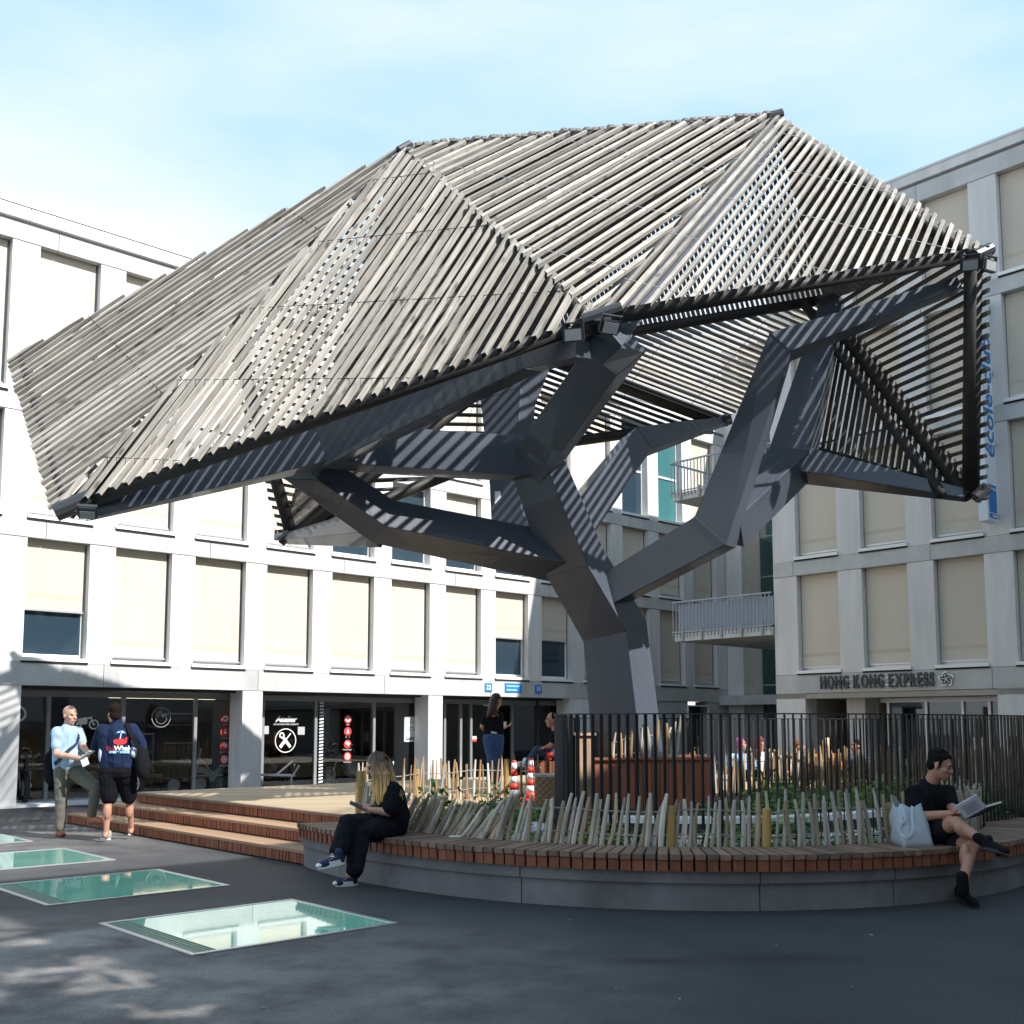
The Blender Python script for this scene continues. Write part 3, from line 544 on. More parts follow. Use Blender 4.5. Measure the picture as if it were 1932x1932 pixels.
# ------------------------------------------------------------------ the steel tree with its slatted canopy
tree = thing('canopy_tree', (1.7, 15.6, .4), 'big faceted canopy of weathered grey wooden slats carried by a branching dark steel trunk', 'pavilion')
nA, nB, nC = at(20, 676, 15), at(103, 957, 13), at(762, 277, 15.2)
nF, nD, nE = at(1122, 590, 11.2), at(1462, 216, 16.4), at(1852, 466, 13.2)
nG, nH, nQ, nI = at(1846, 932, 14.4), at(1562, 562, 17.0), at(1000, 655, 18.4), at(1366, 792, 19.8)
nK, nJ, nL_ = at(962, 848, 19.6), at(536, 1014, 17), at(1534, 846, 16.2)
nM = nA.lerp(nC, .42) + V((.3, 1.2, -.3))
CEN = V((0.6, 15.3, 5.2))
bal = {'n': 0}
slat_rest = MB()
def facet(tri, line, n=None, pitch=None, w=.052, d=.054, ext=.06, starts=None, single=True, rods=4, rodmat='pipe', fresh=(), wood='slat'):
    """slats laid over one triangle of the canopy; line = two points giving their direction; starts = (p, q, count) spaces them along that edge"""
    a, b, c = tri; nn = (b - a).cross(c - a).normalized()
    if nn.dot((a + b + c) / 3 - CEN) < 0: nn = -nn
    dr = line[1] - line[0]; dr = (dr - nn * dr.dot(nn)).normalized(); pp = nn.cross(dr)
    if starts:
        p, q, cnt = starts; offs = [pp.dot(p.lerp(q, (i + .5) / cnt)) for i in range(cnt)]
    else:
        lo = min(pp.dot(x) for x in tri); hi = max(pp.dot(x) for x in tri); offs = [lo + (hi - lo) * (i + .5) / n for i in range(n)]
    def clip(o):
        hit = []
        for x, y in ((a, b), (b, c), (c, a)):
            fx, fy = pp.dot(x) - o, pp.dot(y) - o
            if (fx <= 0) != (fy <= 0): hit.append(x.lerp(y, fx / (fx - fy)))
        if len(hit) != 2: return None
        hit.sort(key=lambda h: dr.dot(h)); return hit
    for i, o in enumerate(offs):
        ww = w * random.uniform(.92, 1.08); h1, h2 = clip(o - ww / 2), clip(o + ww / 2)
        if not h1 and not h2: continue
        h0 = clip(o) or h1 or h2
        if not h1: h1 = [x - pp * ww / 2 for x in h0]
        if not h2: h2 = [x + pp * ww / 2 for x in h0]
        jt = random.uniform(-.012, .012); e0, e1 = ext + random.uniform(-.02, .02), ext + random.uniform(-.02, .02)
        q4 = [h1[0] - dr * e0, h1[1] + dr * e1, h2[1] + dr * e1, h2[0] - dr * e0]
        if (q4[1] - q4[0]).length < .2: continue
        tl = random.uniform(-.008, .008); vv = [x + nn * (jt + sg * d / 2 + (tl if j > 1 else -tl)) for sg in (-1, 1) for j, x in enumerate(q4)]
        fs = [(3, 2, 1, 0), (4, 5, 6, 7), (0, 1, 5, 4), (1, 2, 6, 5), (2, 3, 7, 6), (3, 0, 4, 7)]
        if single and bal['n'] < 296:
            mt = Matrix((dr, nn.cross(dr), nn)).transposed().to_4x4(); mt.translation = sum(q4, V()) / 4 - tree.location; iv = mt.inverted()
            mb = MB().add([iv @ (x - tree.location) for x in vv], fs); mb.m = [0, 0, 0, 1, 0, 1]
            ob = mb.build('slat', [M[wood], M['slat_end']], tree); ob.matrix_basis = mt; bal['n'] += 1
        else: slat_rest.add(vv, fs)
    # thin tie rods across the slats
    rb = MB(); ts = sorted(dr.dot(x) for x in tri)
    for k in range(rods):
        t = ts[0] + (ts[2] - ts[0]) * (k + .6) / (rods + .2); pts = []
        for x, y in ((a, b), (b, c), (c, a)):
            fx, fy = dr.dot(x) - t, dr.dot(y) - t
            if (fx <= 0) != (fy <= 0): pts.append(x.lerp(y, fx / (fx - fy)))
        if len(pts) == 2: rb.tube(pts[0] + nn * .022, pts[1] + nn * .022, .005, n=5)
    if rb.v: rb.build('tie_rod', M[rodmat], tree, world=True)
    return nn
def pix(tri, u0, v0, u1, v1):
    a, b, c = tri; n = (b - a).cross(c - a).normalized(); return onplane(u0, v0, a, n), onplane(u1, v1, a, n)
F1 = (nA, nB, nC); F2 = (nB, nF, nC); F3 = (nC, nF, nD); F4 = (nD, nF, nE)
facet(F2, (nB.lerp(nF, .225), nC), starts=(nB, nF, 36), rods=5)
facet(F3, (nC.lerp(nF, .76), nD), starts=(nC, nF, 29), rodmat='alu')
facet(F4, (nF, nD), starts=(nF, nE, 29), rodmat='alu', rods=5)
facet(F1, pix(F1, 45, 765, 762, 277), starts=(nA, nB, 28), rods=2)
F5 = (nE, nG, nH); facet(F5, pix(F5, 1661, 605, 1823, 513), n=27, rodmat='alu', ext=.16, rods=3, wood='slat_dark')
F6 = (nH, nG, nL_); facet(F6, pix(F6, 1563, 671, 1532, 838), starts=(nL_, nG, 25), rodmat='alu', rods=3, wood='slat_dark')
F7 = (nQ, nH, nI); facet(F7, (nQ, nI), n=27, rods=3)
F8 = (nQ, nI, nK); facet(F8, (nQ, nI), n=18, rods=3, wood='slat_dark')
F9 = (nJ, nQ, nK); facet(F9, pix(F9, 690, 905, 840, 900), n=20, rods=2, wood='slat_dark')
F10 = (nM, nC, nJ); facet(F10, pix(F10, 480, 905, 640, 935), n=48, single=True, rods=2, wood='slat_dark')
for tri, n in (((nC, nQ, nJ), 66), ((nC, nD, nQ), 48), ((nD, nH, nQ), 62), ((nD, nE, nH), 24)):
    a, b, c = tri; facet(tri, (b, c) if tri[0] is not nD else (a, b), n=n, single=False, rods=0, d=.12)
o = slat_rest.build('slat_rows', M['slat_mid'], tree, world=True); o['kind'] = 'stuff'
# edge tubes
def tube(name, p, q, r, m='pipe'): 
    d = (q - p).normalized(); return MB().tube(p, q, r, n=12).build(name, M[m], tree, True, True)
down = V((0, 0, -1))
def edge(p, q, r=.085, off=.15, inw=None):
    c = ((p + q) / 2 - CEN).normalized() * -off; return tube('edge_tube', p + c, q + c, r)
for p, q in ((nB, nF), (nF, nE), (nA, nC), (nC, nD), (nD, nE), (nA, nB)): edge(p, q, .085, .17)
for p, q in ((nE, nG),): edge(p, q, .115, .1)
for p, q in ((nH, nG), (nB, nC), (nC, nF), (nF, nD), (nQ, nI), (nK, nI), (nJ, nK), (nJ, nQ), (nJ, nM)): edge(p, q, .10, .16)
edge(nQ, nH, .085, .05); edge(nH, nG + V((-.12, 0, .1)), .075, .42); edge(nL_, nG, .06, .05)
# ---- box section steel limbs
def limb(nodes, sizes, roll=0, name='branch', caps=True):
    """mitred box section along a polyline; sizes = (across, deep) per node; roll turns the section from facing the square"""
    n = len(nodes); ds = [(nodes[i + 1] - nodes[i]).normalized() for i in range(n - 1)]
    tov = (V((0, 0, EYE)) - nodes[0]); t = ds[0]; nrm = (tov - t * tov.dot(t)).normalized(); bn = t.cross(nrm)
    nrm, bn = nrm * cos(roll) + bn * sin(roll), bn * cos(roll) - nrm * sin(roll)
    fr = []
    for i, t in enumerate(ds):
        if i:
            nrm = (nrm - t * nrm.dot(t)).normalized()
        fr.append((t, nrm.copy(), t.cross(nrm)))
    vs = []
    for i in range(n):
        t, nn, bb = fr[min(i, n - 2)]; w, d = sizes[i]
        cut = ds[0] if i == 0 else ds[-1] if i == n - 1 else (ds[i - 1] + ds[i]).normalized()
        tt = ds[min(i, n - 2)]
        for sx, sy in ((-1, -1), (1, -1), (1, 1), (-1, 1)):
            p = bb * sx * w / 2 + nn * sy * d / 2
            p -= tt * (p.dot(cut) / tt.dot(cut)); vs.append(nodes[i] + p)
    fs = [(4 * i + k, 4 * i + (k + 1) % 4, 4 * i + 4 + (k + 1) % 4, 4 * i + 4 + k) for i in range(n - 1) for k in range(4)]
    fs += [(3, 2, 1, 0), tuple(4 * (n - 1) + k for k in range(4))]
    me = MB().add(vs, fs).mesh(name, M['steel']); bm = bmesh.new(); bm.from_mesh(me); bmesh.ops.recalc_face_normals(bm, faces=bm.faces)
    bmesh.ops.bevel(bm, geom=bm.edges[:], offset=.011, segments=2, affect='EDGES', profile=.5); bm.to_mesh(me); bm.free()
    o = link(name, me, tree, True)
    for i in range(1, n - 1):     # the welded mitre shows as a thin raised bead round the section
        a = [V(vs[4 * i + k]) for k in range(4)]; cen = sum(a, V()) / 4; a = [cen + (p - cen) * 1.002 for p in a]; MB().path(a + a[:1], .006, 5).build('weld_seam', M['steel'], tree, world=True)
    return o
tb = at(1197, 1500, 15.6); t1 = at(1160, 1190, 15.4); t2 = at(1085, 1062, 15.0); N1 = at(1010, 868, 14.4)
tb.z = .2
R_ = radians
limb([tb, t1, t2, N1], [(.86, .62), (.74, .60), (.70, .56), (.58, .50)], R_(-33), 'trunk')
limb([N1 + V((-.02, .0, -.05)), at(1165, 655, 12.6), nF + V((.12, .35, -.25))], [(.56, .46), (.52, .42), (.28, .28)], R_(-12))
N2 = at(612, 848, 13.5)
limb([N1, at(700, 848, 14.0), N2], [(.55, .36), (.56, .34), (.40, .3)], R_(16))
limb([N2 + V((.02, -.02, .05)), nB + V((.35, .15, -.05))], [(.50, .4), (.16, .16)], R_(14))
limb([N2 + V((-.02, 0, .03)), at(1000, 672, 12.2), nF + V((-.1, .3, -.3))], [(.56, .4), (.34, .36), (.2, .24)], R_(-14))
T3k = at(722, 984, 14.5)
limb([t2 + V((-.05, .1, .05)), T3k, at(580, 884, 13.9), N2 + V((-.2, .2, -.05))], [(.52, .52), (.46, .46), (.42, .42), (.3, .3)], R_(38))
limb([T3k + V((-.1, .1, -.06)), nJ + V((.05, -.05, -.03))], [(.42, .42), (.14, .14)], R_(38))
T4k = at(1350, 1004, 14.3); T4u = at(1472, 655, 13.7)
limb([at(1130, 1128, 15.2), T4k, T4u, nE + V((-.14, .45, -.32))], [(.44, .44), (.55, .46), (.34, .38), (.16, .2)], R_(-14))
N3 = at(1492, 874, 15.2)
limb([at(1378, 1000, 14.4), N3, nH + V((.05, -.1, -.2))], [(.34, .5), (.58, .5), (.36, .36)], R_(-40))
limb([N3 + V((0, 0, 0)), nG + V((-.18, 0, -.02))], [(.42, .42), (.14, .14)], R_(-28))
limb([t2 + V((0, .5, .6)), at(1200, 838, 17.6), nI + V((0, -.1, -.06))], [(.5, .44), (.44, .4), (.14, .14)], R_(15))
T7 = at(962, 915, 17.0)
limb([t2 + V((-.1, .4, .0)), at(972, 1010, 16.4), T7, at(958, 760, 17.9), nQ + V((-.1, -.1, -.1))], [(.42, .42), (.56, .5), (.5, .46), (.8, .5), (1.1, .4)], R_(15))
limb([T7 + V((0, .1, .5)), nK + V((0, 0, -.1))], [(.3, .3), (.14, .14)], 0)
limb([nF + V((.12, .35, -.2)), nD + V((-.05, 0, -.3))], [(.34, .3), (.3, .3)], R_(10))
pl = MB().obox(at(939, 940, 16.62), V((.045, 0, 0)), V((0, .01, 0)), V((.0, 0, .11))); pl.build('number_plate', M['paper'], tree, world=True)
# ---- flood lights and clamps on the nodes
def flood(p, look, s=1.0):
    s *= .72
    look = look.normalized(); x = look.cross(V((0, 0, 1))).normalized(); z = x.cross(look)
    b = MB().obox(p, x * .14 * s, look * .045 * s, z * .10 * s).obox(p + look * .047 * s, x * .12 * s, look * .004, z * .08 * s, 1)
    for k in (-1, 1): b.obox(p + x * .15 * s * k + z * .04, x * .008, look * .02, z * .13 * s)
    b.obox(p + z * .17 * s, x * .16 * s, look * .02, z * .008); b.build('flood_light', [M['dark'], M['lamp']], tree, world=True)
M['lamp'] = mat('lamp_glass', (.32, .33, .34), .2)
flood(at(1082, 632, 10.95), V((-.25, -1, -.35))); flood(at(1150, 617, 11.0), V((.35, -.9, -.8))); flood(at(1866, 502, 12.9), V((.5, -1, -.2))); flood(at(1830, 500, 12.9), V((-.3, -1, -.5)))
flood(at(527, 1012, 16.9), V((-.6, -1, .1)), .8); flood(at(868, 888, 19.3), V((-.2, -1, -.3)), .9); flood(at(165, 968, 12.9), V((.2, -.6, -.9))); flood(at(1335, 812, 19.5), V((.1, -.8, -.8)), .9)
for p, q, r in ((at(104, 968, 12.9), at(170, 940, 13.0), .11), (at(1100, 605, 11.1), at(1172, 582, 11.1), .075), (at(1838, 484, 13.1), at(1868, 470, 13.2), .085), (at(1840, 940, 14.3), at(1862, 920, 14.3), .09), (at(1545, 575, 16.8), at(1580, 560, 16.8), .12), (at(1352, 798, 19.6), at(1378, 790, 19.6), .11), (at(528, 1022, 16.9), at(548, 1006, 16.9), .09), (at(1448, 222, 16.4), at(1476, 214, 16.4), .08), (at(752, 284, 15.1), at(774, 272, 15.2), .06)):
    MB().tube(p, q, r, n=10).obox((p + q) / 2 + V((0, 0, -.07)), V((.09, 0, 0)), V((0, .06, 0)), V((0, 0, .02))).build('clamp', M['dark'], tree, world=True)
# ------------------------------------------------------------------ planter outline
BC = V((1.81, 12.8, 0)); BR = 4.02
def bp(th, r): return V((BC.x + cos(th) * r, BC.y + sin(th) * r, 0))
def rr(th):      # the bench widens a little at its left end
    t = max(0, min(1, (radians(232) - th) / radians(36))); return BR + .26 * t * t
TH0, TH1 = radians(193), radians(378)
inner = [bp(radians(193) + (radians(385) - radians(193)) * i / 40, 3.48 + (rr(radians(193) + (radians(385) - radians(193)) * i / 40) - BR)) for i in range(41)]
back = [V(p) for p in ((7.4, 14.8, 0), (9.8, 16.6, 0), (11.5, 19.0, 0), (9.0, 20.3, 0), (5.8, 19.9, 0), (3.2, 19.0, 0), (1.2, 17.9, 0), (.1, 16.4, 0), (-.75, 15.2, 0), (-1.5, 13.9, 0))]
outline = inner + back
so_ = MB().prism([tuple(p) for p in outline], .02, .36).build('soil', M['soil']); tag(so_, kind='structure')
# ---- deck
s0 = gnd(125, 1553); 
def stepline(k): return s0 + nR * (-.40 * k) * -1 * -1 if False else s0 - nR * .42 * k
dk_front = stepline(2.0); 
ldir = -dR
hit = [p for p in inner[:1]][0]
deckpoly = [stepline(2) + dR * -.55, stepline(2) + ldir * 5.6]
deckpoly = [stepline(2) - nR * .07 + ldir * .5, stepline(2) - nR * .07 + ldir * 6.35] + [inner[0]] + back[::-1] + [V((9.5, 13.5, 0)), V((15, 11.5, 0)), V((16, 14, 0)), V((9, 22.3, 0)), V((4.5, 25.4, 0)), V((1.6, 26.2, 0)), stepline(2) - nR * .07 + ldir * .5 + dL * 12.0]
def polymesh(pts, z0, z1, name, mats, parent=None):
    bm = bmesh.new(); vs = [bm.verts.new((p.x, p.y, z1)) for p in pts]; f = bm.faces.new(vs)
    if f.normal.z < 0: f.normal_flip()
    r = bmesh.ops.extrude_face_region(bm, geom=[f]); 
    for v in [g for g in r['geom'] if isinstance(g, bmesh.types.BMVert)]: v.co.z = z0
    bmesh.ops.recalc_face_normals(bm, faces=bm.faces); bmesh.ops.triangulate(bm, faces=bm.faces)
    me = bpy.data.meshes.new(name); bm.to_mesh(me); bm.free(); me.materials.append(mats); return link(name, me, parent)
dko = polymesh(deckpoly, .04, .46, 'deck', M['deck']); tag(dko, kind='structure')
# ---- steps: treads of narrow boards and fronts of upright blocks
steps = thing('steps', s0, 'broad timber steps up to the deck, fronts made of upright reddish blocks', 'steps')
sl0 = (s0 - V((-2.24, 11.73, 0))).length
red_n = 0; rest = MB()
for k in range(3):
    a = stepline(k) + ldir * (.30 * k); ln = sl0 + .15 + .1 * k - .30 * k + (.55 if k == 2 else 0); zt = .153 * (k + 1)
    if k < 2:
        pts = [a, a + ldir * (ln + .45), a + ldir * (ln + .45) - nR * .47, a - nR * .47]
        o = polymesh(pts, zt - .03, zt, 'tread', M['tread'], steps); o.location = -s0
    MB().obox(a + ldir * ln / 2 - nR * .22 + V((0, 0, zt - .10)), ldir * (ln / 2 - .02), nR * .17, V((0, 0, .06))).build('step_frame', M['shadowgap'], steps, world=True)
    n = int(ln / .0335)
    proto = {}
    for i in range(n):
        p = a + ldir * (ln - (i + .5) * ln / n) + nR * random.uniform(-.006, .006)
        c = p - nR * .03 + V((0, 0, zt - .03 - .055)); hz = random.uniform(.052, .056)
        if i < 96:
            key = i % 6
            if key not in proto: proto[key] = MB().obox(V((0, 0, 0)), ldir * ln / n * .43, nR * .03, V((0, 0, hz))).mesh('block', M['redwood'])
            o = link('block', proto[key], steps); o.location = c - s0
        else: rest.obox(c, ldir * ln / n * .43, nR * .03, V((0, 0, hz)))
    # side return of each step at its left end
    for i in range(11 if k < 2 else 0): rest.obox(a - nR * (.05 + i * .036) - ldir * .01 + V((0, 0, zt - .085)), nR * .0155, ldir * .02, V((0, 0, .054)))
    MB().obox(a + ldir * ln / 2 - nR * .02 + V((0, 0, zt - .014)), ldir * ln / 2, nR * .045, V((0, 0, .016))).build('nosing', M['treadwood'], steps, world=True) if k == 2 else None
o = rest.build('block_rows', M['redwood'], steps, world=True); o['kind'] = 'stuff'
# ---- curved bench
bench = thing('curved_bench', BC, 'long curved bench of dark timber slats on a grey concrete plinth', 'bench')
NS = 122
for i in range(NS):
    th = radians(196) + (radians(372) - radians(196)) * (i + .5) / NS; r1 = rr(th) + .015 + random.uniform(-.004, .004); r0 = r1 - .56 - (rr(th) - BR) * .8
    rad = V((cos(th), sin(th), 0)); tan = V((-sin(th), cos(th), 0)); half = .5 * (radians(176) / NS) * BR
    M3 = Matrix((rad, tan, V((0, 0, 1)))).transposed().to_4x4()
    L = (r1 - r0)
    mb = MB(); h2 = half * .80; h1 = h2 * .86
    mb.add([(-L / 2, -h1, -.022), (L / 2, -h2, -.022), (L / 2, h2, -.022), (-L / 2, h1, -.022), (-L / 2, -h1, .022), (L / 2, -h2, .022), (L / 2, h2, .022), (-L / 2, h1, .022)], [(0, 3, 2, 1), (4, 5, 6, 7), (0, 1, 5, 4), (1, 2, 6, 5), (2, 3, 7, 6), (3, 0, 4, 7)])
    o = mb.build('slat', M['treadwood'], bench); M3.translation = rad * (r0 + r1) / 2 + V((0, 0, .438 + random.uniform(-.002, .002))); o.matrix_basis = M3
    if not (th > radians(309) and th < radians(311.6)):
        mb = MB().box(-.03, .03, -half * .84, half * .84, -.045, .045); o = mb.build('block', M['redwood'], bench); M4 = M3.copy(); M4.translation = rad * (r1 - .045) + tan * random.uniform(-.003, .003) + V((0, 0, .366)); o.matrix_basis = M4
def arc(r0, r1, z0, z1, t0, t1, n=40):
    mb = MB(); vs = []
    for i in range(n + 1):
        th = t0 + (t1 - t0) * i / n; e = rr(th) - BR
        for r, z in ((r0 + e, z0), (r1 + e, z0), (r1 + e, z1), (r0 + e, z1)): vs.append((cos(th) * r, sin(th) * r, z))
    fs = [(4 * i + k, 4 * i + (k + 1) % 4, 4 * i + 4 + (k + 1) % 4, 4 * i + 4 + k) for i in range(n) for k in range(4)] + [(3, 2, 1, 0), (4 * n, 4 * n + 1, 4 * n + 2, 4 * n + 3)]
    return mb.add(vs, fs)
jts = [radians(a) for a in (195.5, 244, 273, 290.5, 319, 347, 373)]
for a, b in zip(jts[:-1], jts[1:]):
    arc(3.30, 3.945, 0, .218, a + .0012, b - .0012, 22).build('plinth_panel', M['plinth'], bench)
    arc(3.30, 3.975, .222, .318, a + .0012, b - .0012, 22).build('plinth_cap', M['plinth'], bench)
arc(3.36, 3.9, .0, .41, jts[0] + .01, jts[-1] - .01, 60).build('bench_frame', M['shadowgap'], bench)
# ---- floor lights of walkable glass
gc = V((-2.0, 8.29, 0))
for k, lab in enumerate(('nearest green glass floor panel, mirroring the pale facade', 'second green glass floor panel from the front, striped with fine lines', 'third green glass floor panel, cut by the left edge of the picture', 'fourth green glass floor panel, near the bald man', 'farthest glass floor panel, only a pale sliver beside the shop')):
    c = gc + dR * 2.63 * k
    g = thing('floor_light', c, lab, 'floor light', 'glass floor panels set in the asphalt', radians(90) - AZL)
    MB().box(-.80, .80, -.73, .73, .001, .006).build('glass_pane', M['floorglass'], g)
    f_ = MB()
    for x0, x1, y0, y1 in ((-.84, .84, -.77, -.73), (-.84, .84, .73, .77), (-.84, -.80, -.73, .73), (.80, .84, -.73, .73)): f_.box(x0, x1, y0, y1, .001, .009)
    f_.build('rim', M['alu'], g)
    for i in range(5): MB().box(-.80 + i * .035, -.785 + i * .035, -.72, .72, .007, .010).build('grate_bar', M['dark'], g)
# litter specks
sp = MB()
for i in range(18):
    x, y = random.uniform(-3, 4.5), random.uniform(5.6, 9.6)
    if (V((x, y, 0)) - BC).length < 4.08: continue
    a = random.uniform(0, 6.3); r = random.uniform(.006, .014); d = V((cos(a), sin(a), 0)); e = V((-d.y, d.x, 0)) * .35
    sp.obox((x, y, .004), d * r, e * r, V((0, 0, .003)))
tag(sp.build('litter', mat('litter', (.30, .28, .26), .8)), kind='stuff')
lf = MB()
for a in (.4, 1.5, 2.6): lf.ell((cos(a) * .06, sin(a) * .06, .02), (.07, .03, .006), Matrix.Rotation(a, 3, 'Z') @ Matrix.Rotation(.25, 3, 'Y'), 8, 4)
o = lf.build('leaf', M['leaf']); o.location = gnd(578, 1590); tag(o, 'fallen green leaf lying on the asphalt in front of the steps', 'leaf')
o = MB().obox((0, 0, 0), V((.05, .01, 0)), V((-.008, .035, 0)), V((0, 0, .004))).build('paper_scrap', M['paper']); o.location = gnd(858, 1578, .466); tag(o, 'small white paper scrap lying on the bench slats', 'litter')
o = MB().rev((0, 0, 0), (0, 0, 1), [(0, .16), (.006, .16), (.01, .14)], 16).build('drain_cover', M['dark']); o.location = gnd(56, 1549); tag(o, 'round dark drain cover in the asphalt left of the steps', 'drain cover')
# ------------------------------------------------------------------ paling fences: leaning split stakes held by twisted wires
def paling(label, pts, zb, h, spacing, lean, mats, name='paling_fence', wires=(.3, .72), posts=(), jit=.12, clump=0, wd=.026):
    f = thing(name, pts[0], label, 'fence', 'paling fences around the planting')
    segs = []; tot = 0
    for a, b in zip(pts[:-1], pts[1:]): segs.append((tot, a, b)); tot += (b - a).length
    def at_s(s):
        for t0, a, b in reversed(segs):
            if s >= t0: d = (b - a).normalized(); return a + d * (s - t0), d
    wp = [[] for _ in wires]; s = .01; i = 0
    while s < tot:
        p, d = at_s(s); u = s / tot; ln = lean(u) + random.gauss(0, jit * .5); hh = h(u) * random.uniform(.86, 1.1); n = d.cross(V((0, 0, 1)))
        tip = (V((0, 0, 1)) + d * math.tan(ln) + n * random.gauss(0, .05)).normalized()
        base = V((p.x, p.y, zb)) + n * random.gauss(0, .012); w_ = wd * random.uniform(.75, 1.3) / 2; t_ = w_ * random.uniform(.6, 1)
        x = (d - tip * d.dot(tip)).normalized(); y = tip.cross(x)
        a0 = random.uniform(-.5, .5); x, y = x * cos(a0) + y * sin(a0), y * cos(a0) - x * sin(a0)
        mb = MB(); k = 6; rings = []
        bow = random.gauss(0, .012)
        for j in range(4):
            q = tip * (hh * j / 3) + x * bow * sin(pi * j / 3); r = (1.0, 1.04, .98, .62)[j] * random.uniform(.92, 1.06)
            rings += [q + (x * cos(2 * pi * m / k + .3) * w_ + y * sin(2 * pi * m / k + .3) * t_) * r for m in range(k)]
        mb.add(rings, [(j * k + m, j * k + (m + 1) % k, (j + 1) * k + (m + 1) % k, (j + 1) * k + m) for j in range(3) for m in range(k)] + [tuple(range(3 * k, 4 * k)), tuple(range(k - 1, -1, -1))])
        o = mb.build('stake', mats[i % len(mats)] if not isinstance(mats, dict) else mats[random.random() < .3], f); o.location = base - pts[0]
        for q, fr_ in zip(wp, wires): q.append(base + tip * h(u) * fr_ + n * (.016 if len(q) % 2 else -.016) + V((0, 0, .012 * sin(s * 5))))
        s += spacing(u) * random.uniform(.7, 1.3); i += 1
    for q in wp: MB().path(q, .0042, 5).build('wire', M['wire'], f, world=True); MB().path([x + V((0, 0, .006)) for x in q][::1], .003, 4).build('wire', M['wire'], f, world=True)
    for u, hh, mm in posts:
        p, d = at_s(u * tot); MB().tube(V((p.x, p.y, zb)), V((p.x, p.y, zb + hh)) + V((.01, .0, 0)), .042, .040, 9).build('post', M[mm], f, world=True)
    return f
c1 = lambda u: math.radians(1)
def arcpts(a0, a1, r, n=40): return [bp(radians(a0 + (a1 - a0) * i / n), r + (rr(radians(a0 + (a1 - a0) * i / n)) - BR)) for i in range(n + 1)]
def lean_front(u):   # heavy lean to the right on the left, upright in the middle, leaning left on the right
    K = ((0, 20), (.08, 34), (.19, 42), (.225, 14), (.33, 9), (.43, 4), (.50, -3), (.58, -8), (.66, -16), (.74, -22), (.85, -25), (1, -26))
    for (a, x), (b, y) in zip(K[:-1], K[1:]):
        if a <= u <= b: return radians(x + (y - x) * (u - a) / (b - a))
    return 0
fa = arcpts(199, 372, 3.42, 60)
paling('low front fence of leaning grey split stakes wired together behind the curved bench', fa, .40, lambda u: .50, lambda u: .034 if u < .215 else .068 if u < .62 else .052, lean_front, [M['stake']] * 3 + [M['stake_tan']], posts=((.372, .40, 'post'), (.452, .38, 'post'), (.575, .40, 'stake2')), jit=.09, wd=.042)
la = [bp(radians(197), 3.62), bp(radians(184), 3.6), V((-1.55, 13.9, 0)), V((-.8, 15.2, 0)), V((.05, 16.3, 0)), V((.75, 17.0, 0))]
paling('upright brown stake fence along the deck side, behind the blonde woman', la, .40, lambda u: .62, lambda u: .10, lambda u: radians(5 - 8 * u), [M['stake2'], M['stake2'], M['stake']], posts=((.03, .6, 'post'), (.45, .52, 'post'), (.8, .6, 'post')), jit=.1, wd=.034)
ba = [V((2.7, 17.6, 0)), V((4.2, 18.3, 0)), V((6.0, 19.3, 0)), V((8.6, 19.8, 0)), V((10.6, 18.9, 0)), V((11.4, 18.0, 0))]
paling('dense brown stake fence at the back of the planting, people sitting behind', ba, .38, lambda u: .70, lambda u: .058, lambda u: radians(2), [M['stake2'], M['stake2'], M['stake']], jit=.06, wd=.05)
# ------------------------------------------------------------------ black railing round the light well
rpts = [V(p) for p in ((.95, 16.2, 0), (.78, 14.5, 0), (.62, 12.8, 0), (.50, 11.5, 0), (.46, 10.95, 0), (.62, 10.62, 0), (.95, 10.42, 0), (1.6, 10.22, 0), (2.4, 10.18, 0), (3.2, 10.38, 0), (4.0, 10.8, 0), (4.9, 11.5, 0), (5.9, 12.4, 0), (7.1, 13.6, 0), (8.3, 15.0, 0), (9.4, 16.8, 0))]
def smooth_line(pts, n=8):
    out = []
    for i in range(len(pts) - 1):
        p0, p1, p2, p3 = pts[max(i - 1, 0)], pts[i], pts[i + 1], pts[min(i + 2, len(pts) - 1)]
        for k in range(n):
            t = k / n; out.append(.5 * ((2 * p1) + (p2 - p0) * t + (2 * p0 - 5 * p1 + 4 * p2 - p3) * t * t + (3 * p1 - p0 - 3 * p2 + p3) * t ** 3))
    return out + [pts[-1]]
rl = smooth_line(rpts); ZT = 1.612
railing = thing('railing', rpts[6], 'tall curved railing of closely set black flat bars around the tree planting', 'railing')
mb = MB()
for a, b in zip(rl[:-1], rl[1:]): mb.bar(a + V((0, 0, ZT)), b + V((0, 0, ZT)), .045, .012)
mb.build('top_rail', M['rail'], railing, world=True); mb = MB()
for a, b in zip(rl[:-1], rl[1:]): mb.bar(a + V((0, 0, .44)), b + V((0, 0, .44)), .03, .012)
mb.build('bottom_rail', M['rail'], railing, world=True)
acc = 0; nb_ = 0
tot = sum((b - a).length for a, b in zip(rl[:-1], rl[1:])); step = .0885; nxt = .02; run = 0; thick = MB().box(-.018, .018, -.006, .006, 0, ZT - .37).mesh('bar', M['rail'])
for a, b in zip(rl[:-1], rl[1:]):
    L = (b - a).length
    while nxt <= run + L:
        p = a.lerp(b, (nxt - run) / L); d = b - a; o = link('bar', thick, railing); o.location = V((p.x, p.y, .37)) - railing.location; o.rotation_euler[2] = atan2(d.y, d.x) + .9 * (1 if nb_ % 2 else 1); nxt += step; nb_ += 1
    run += L
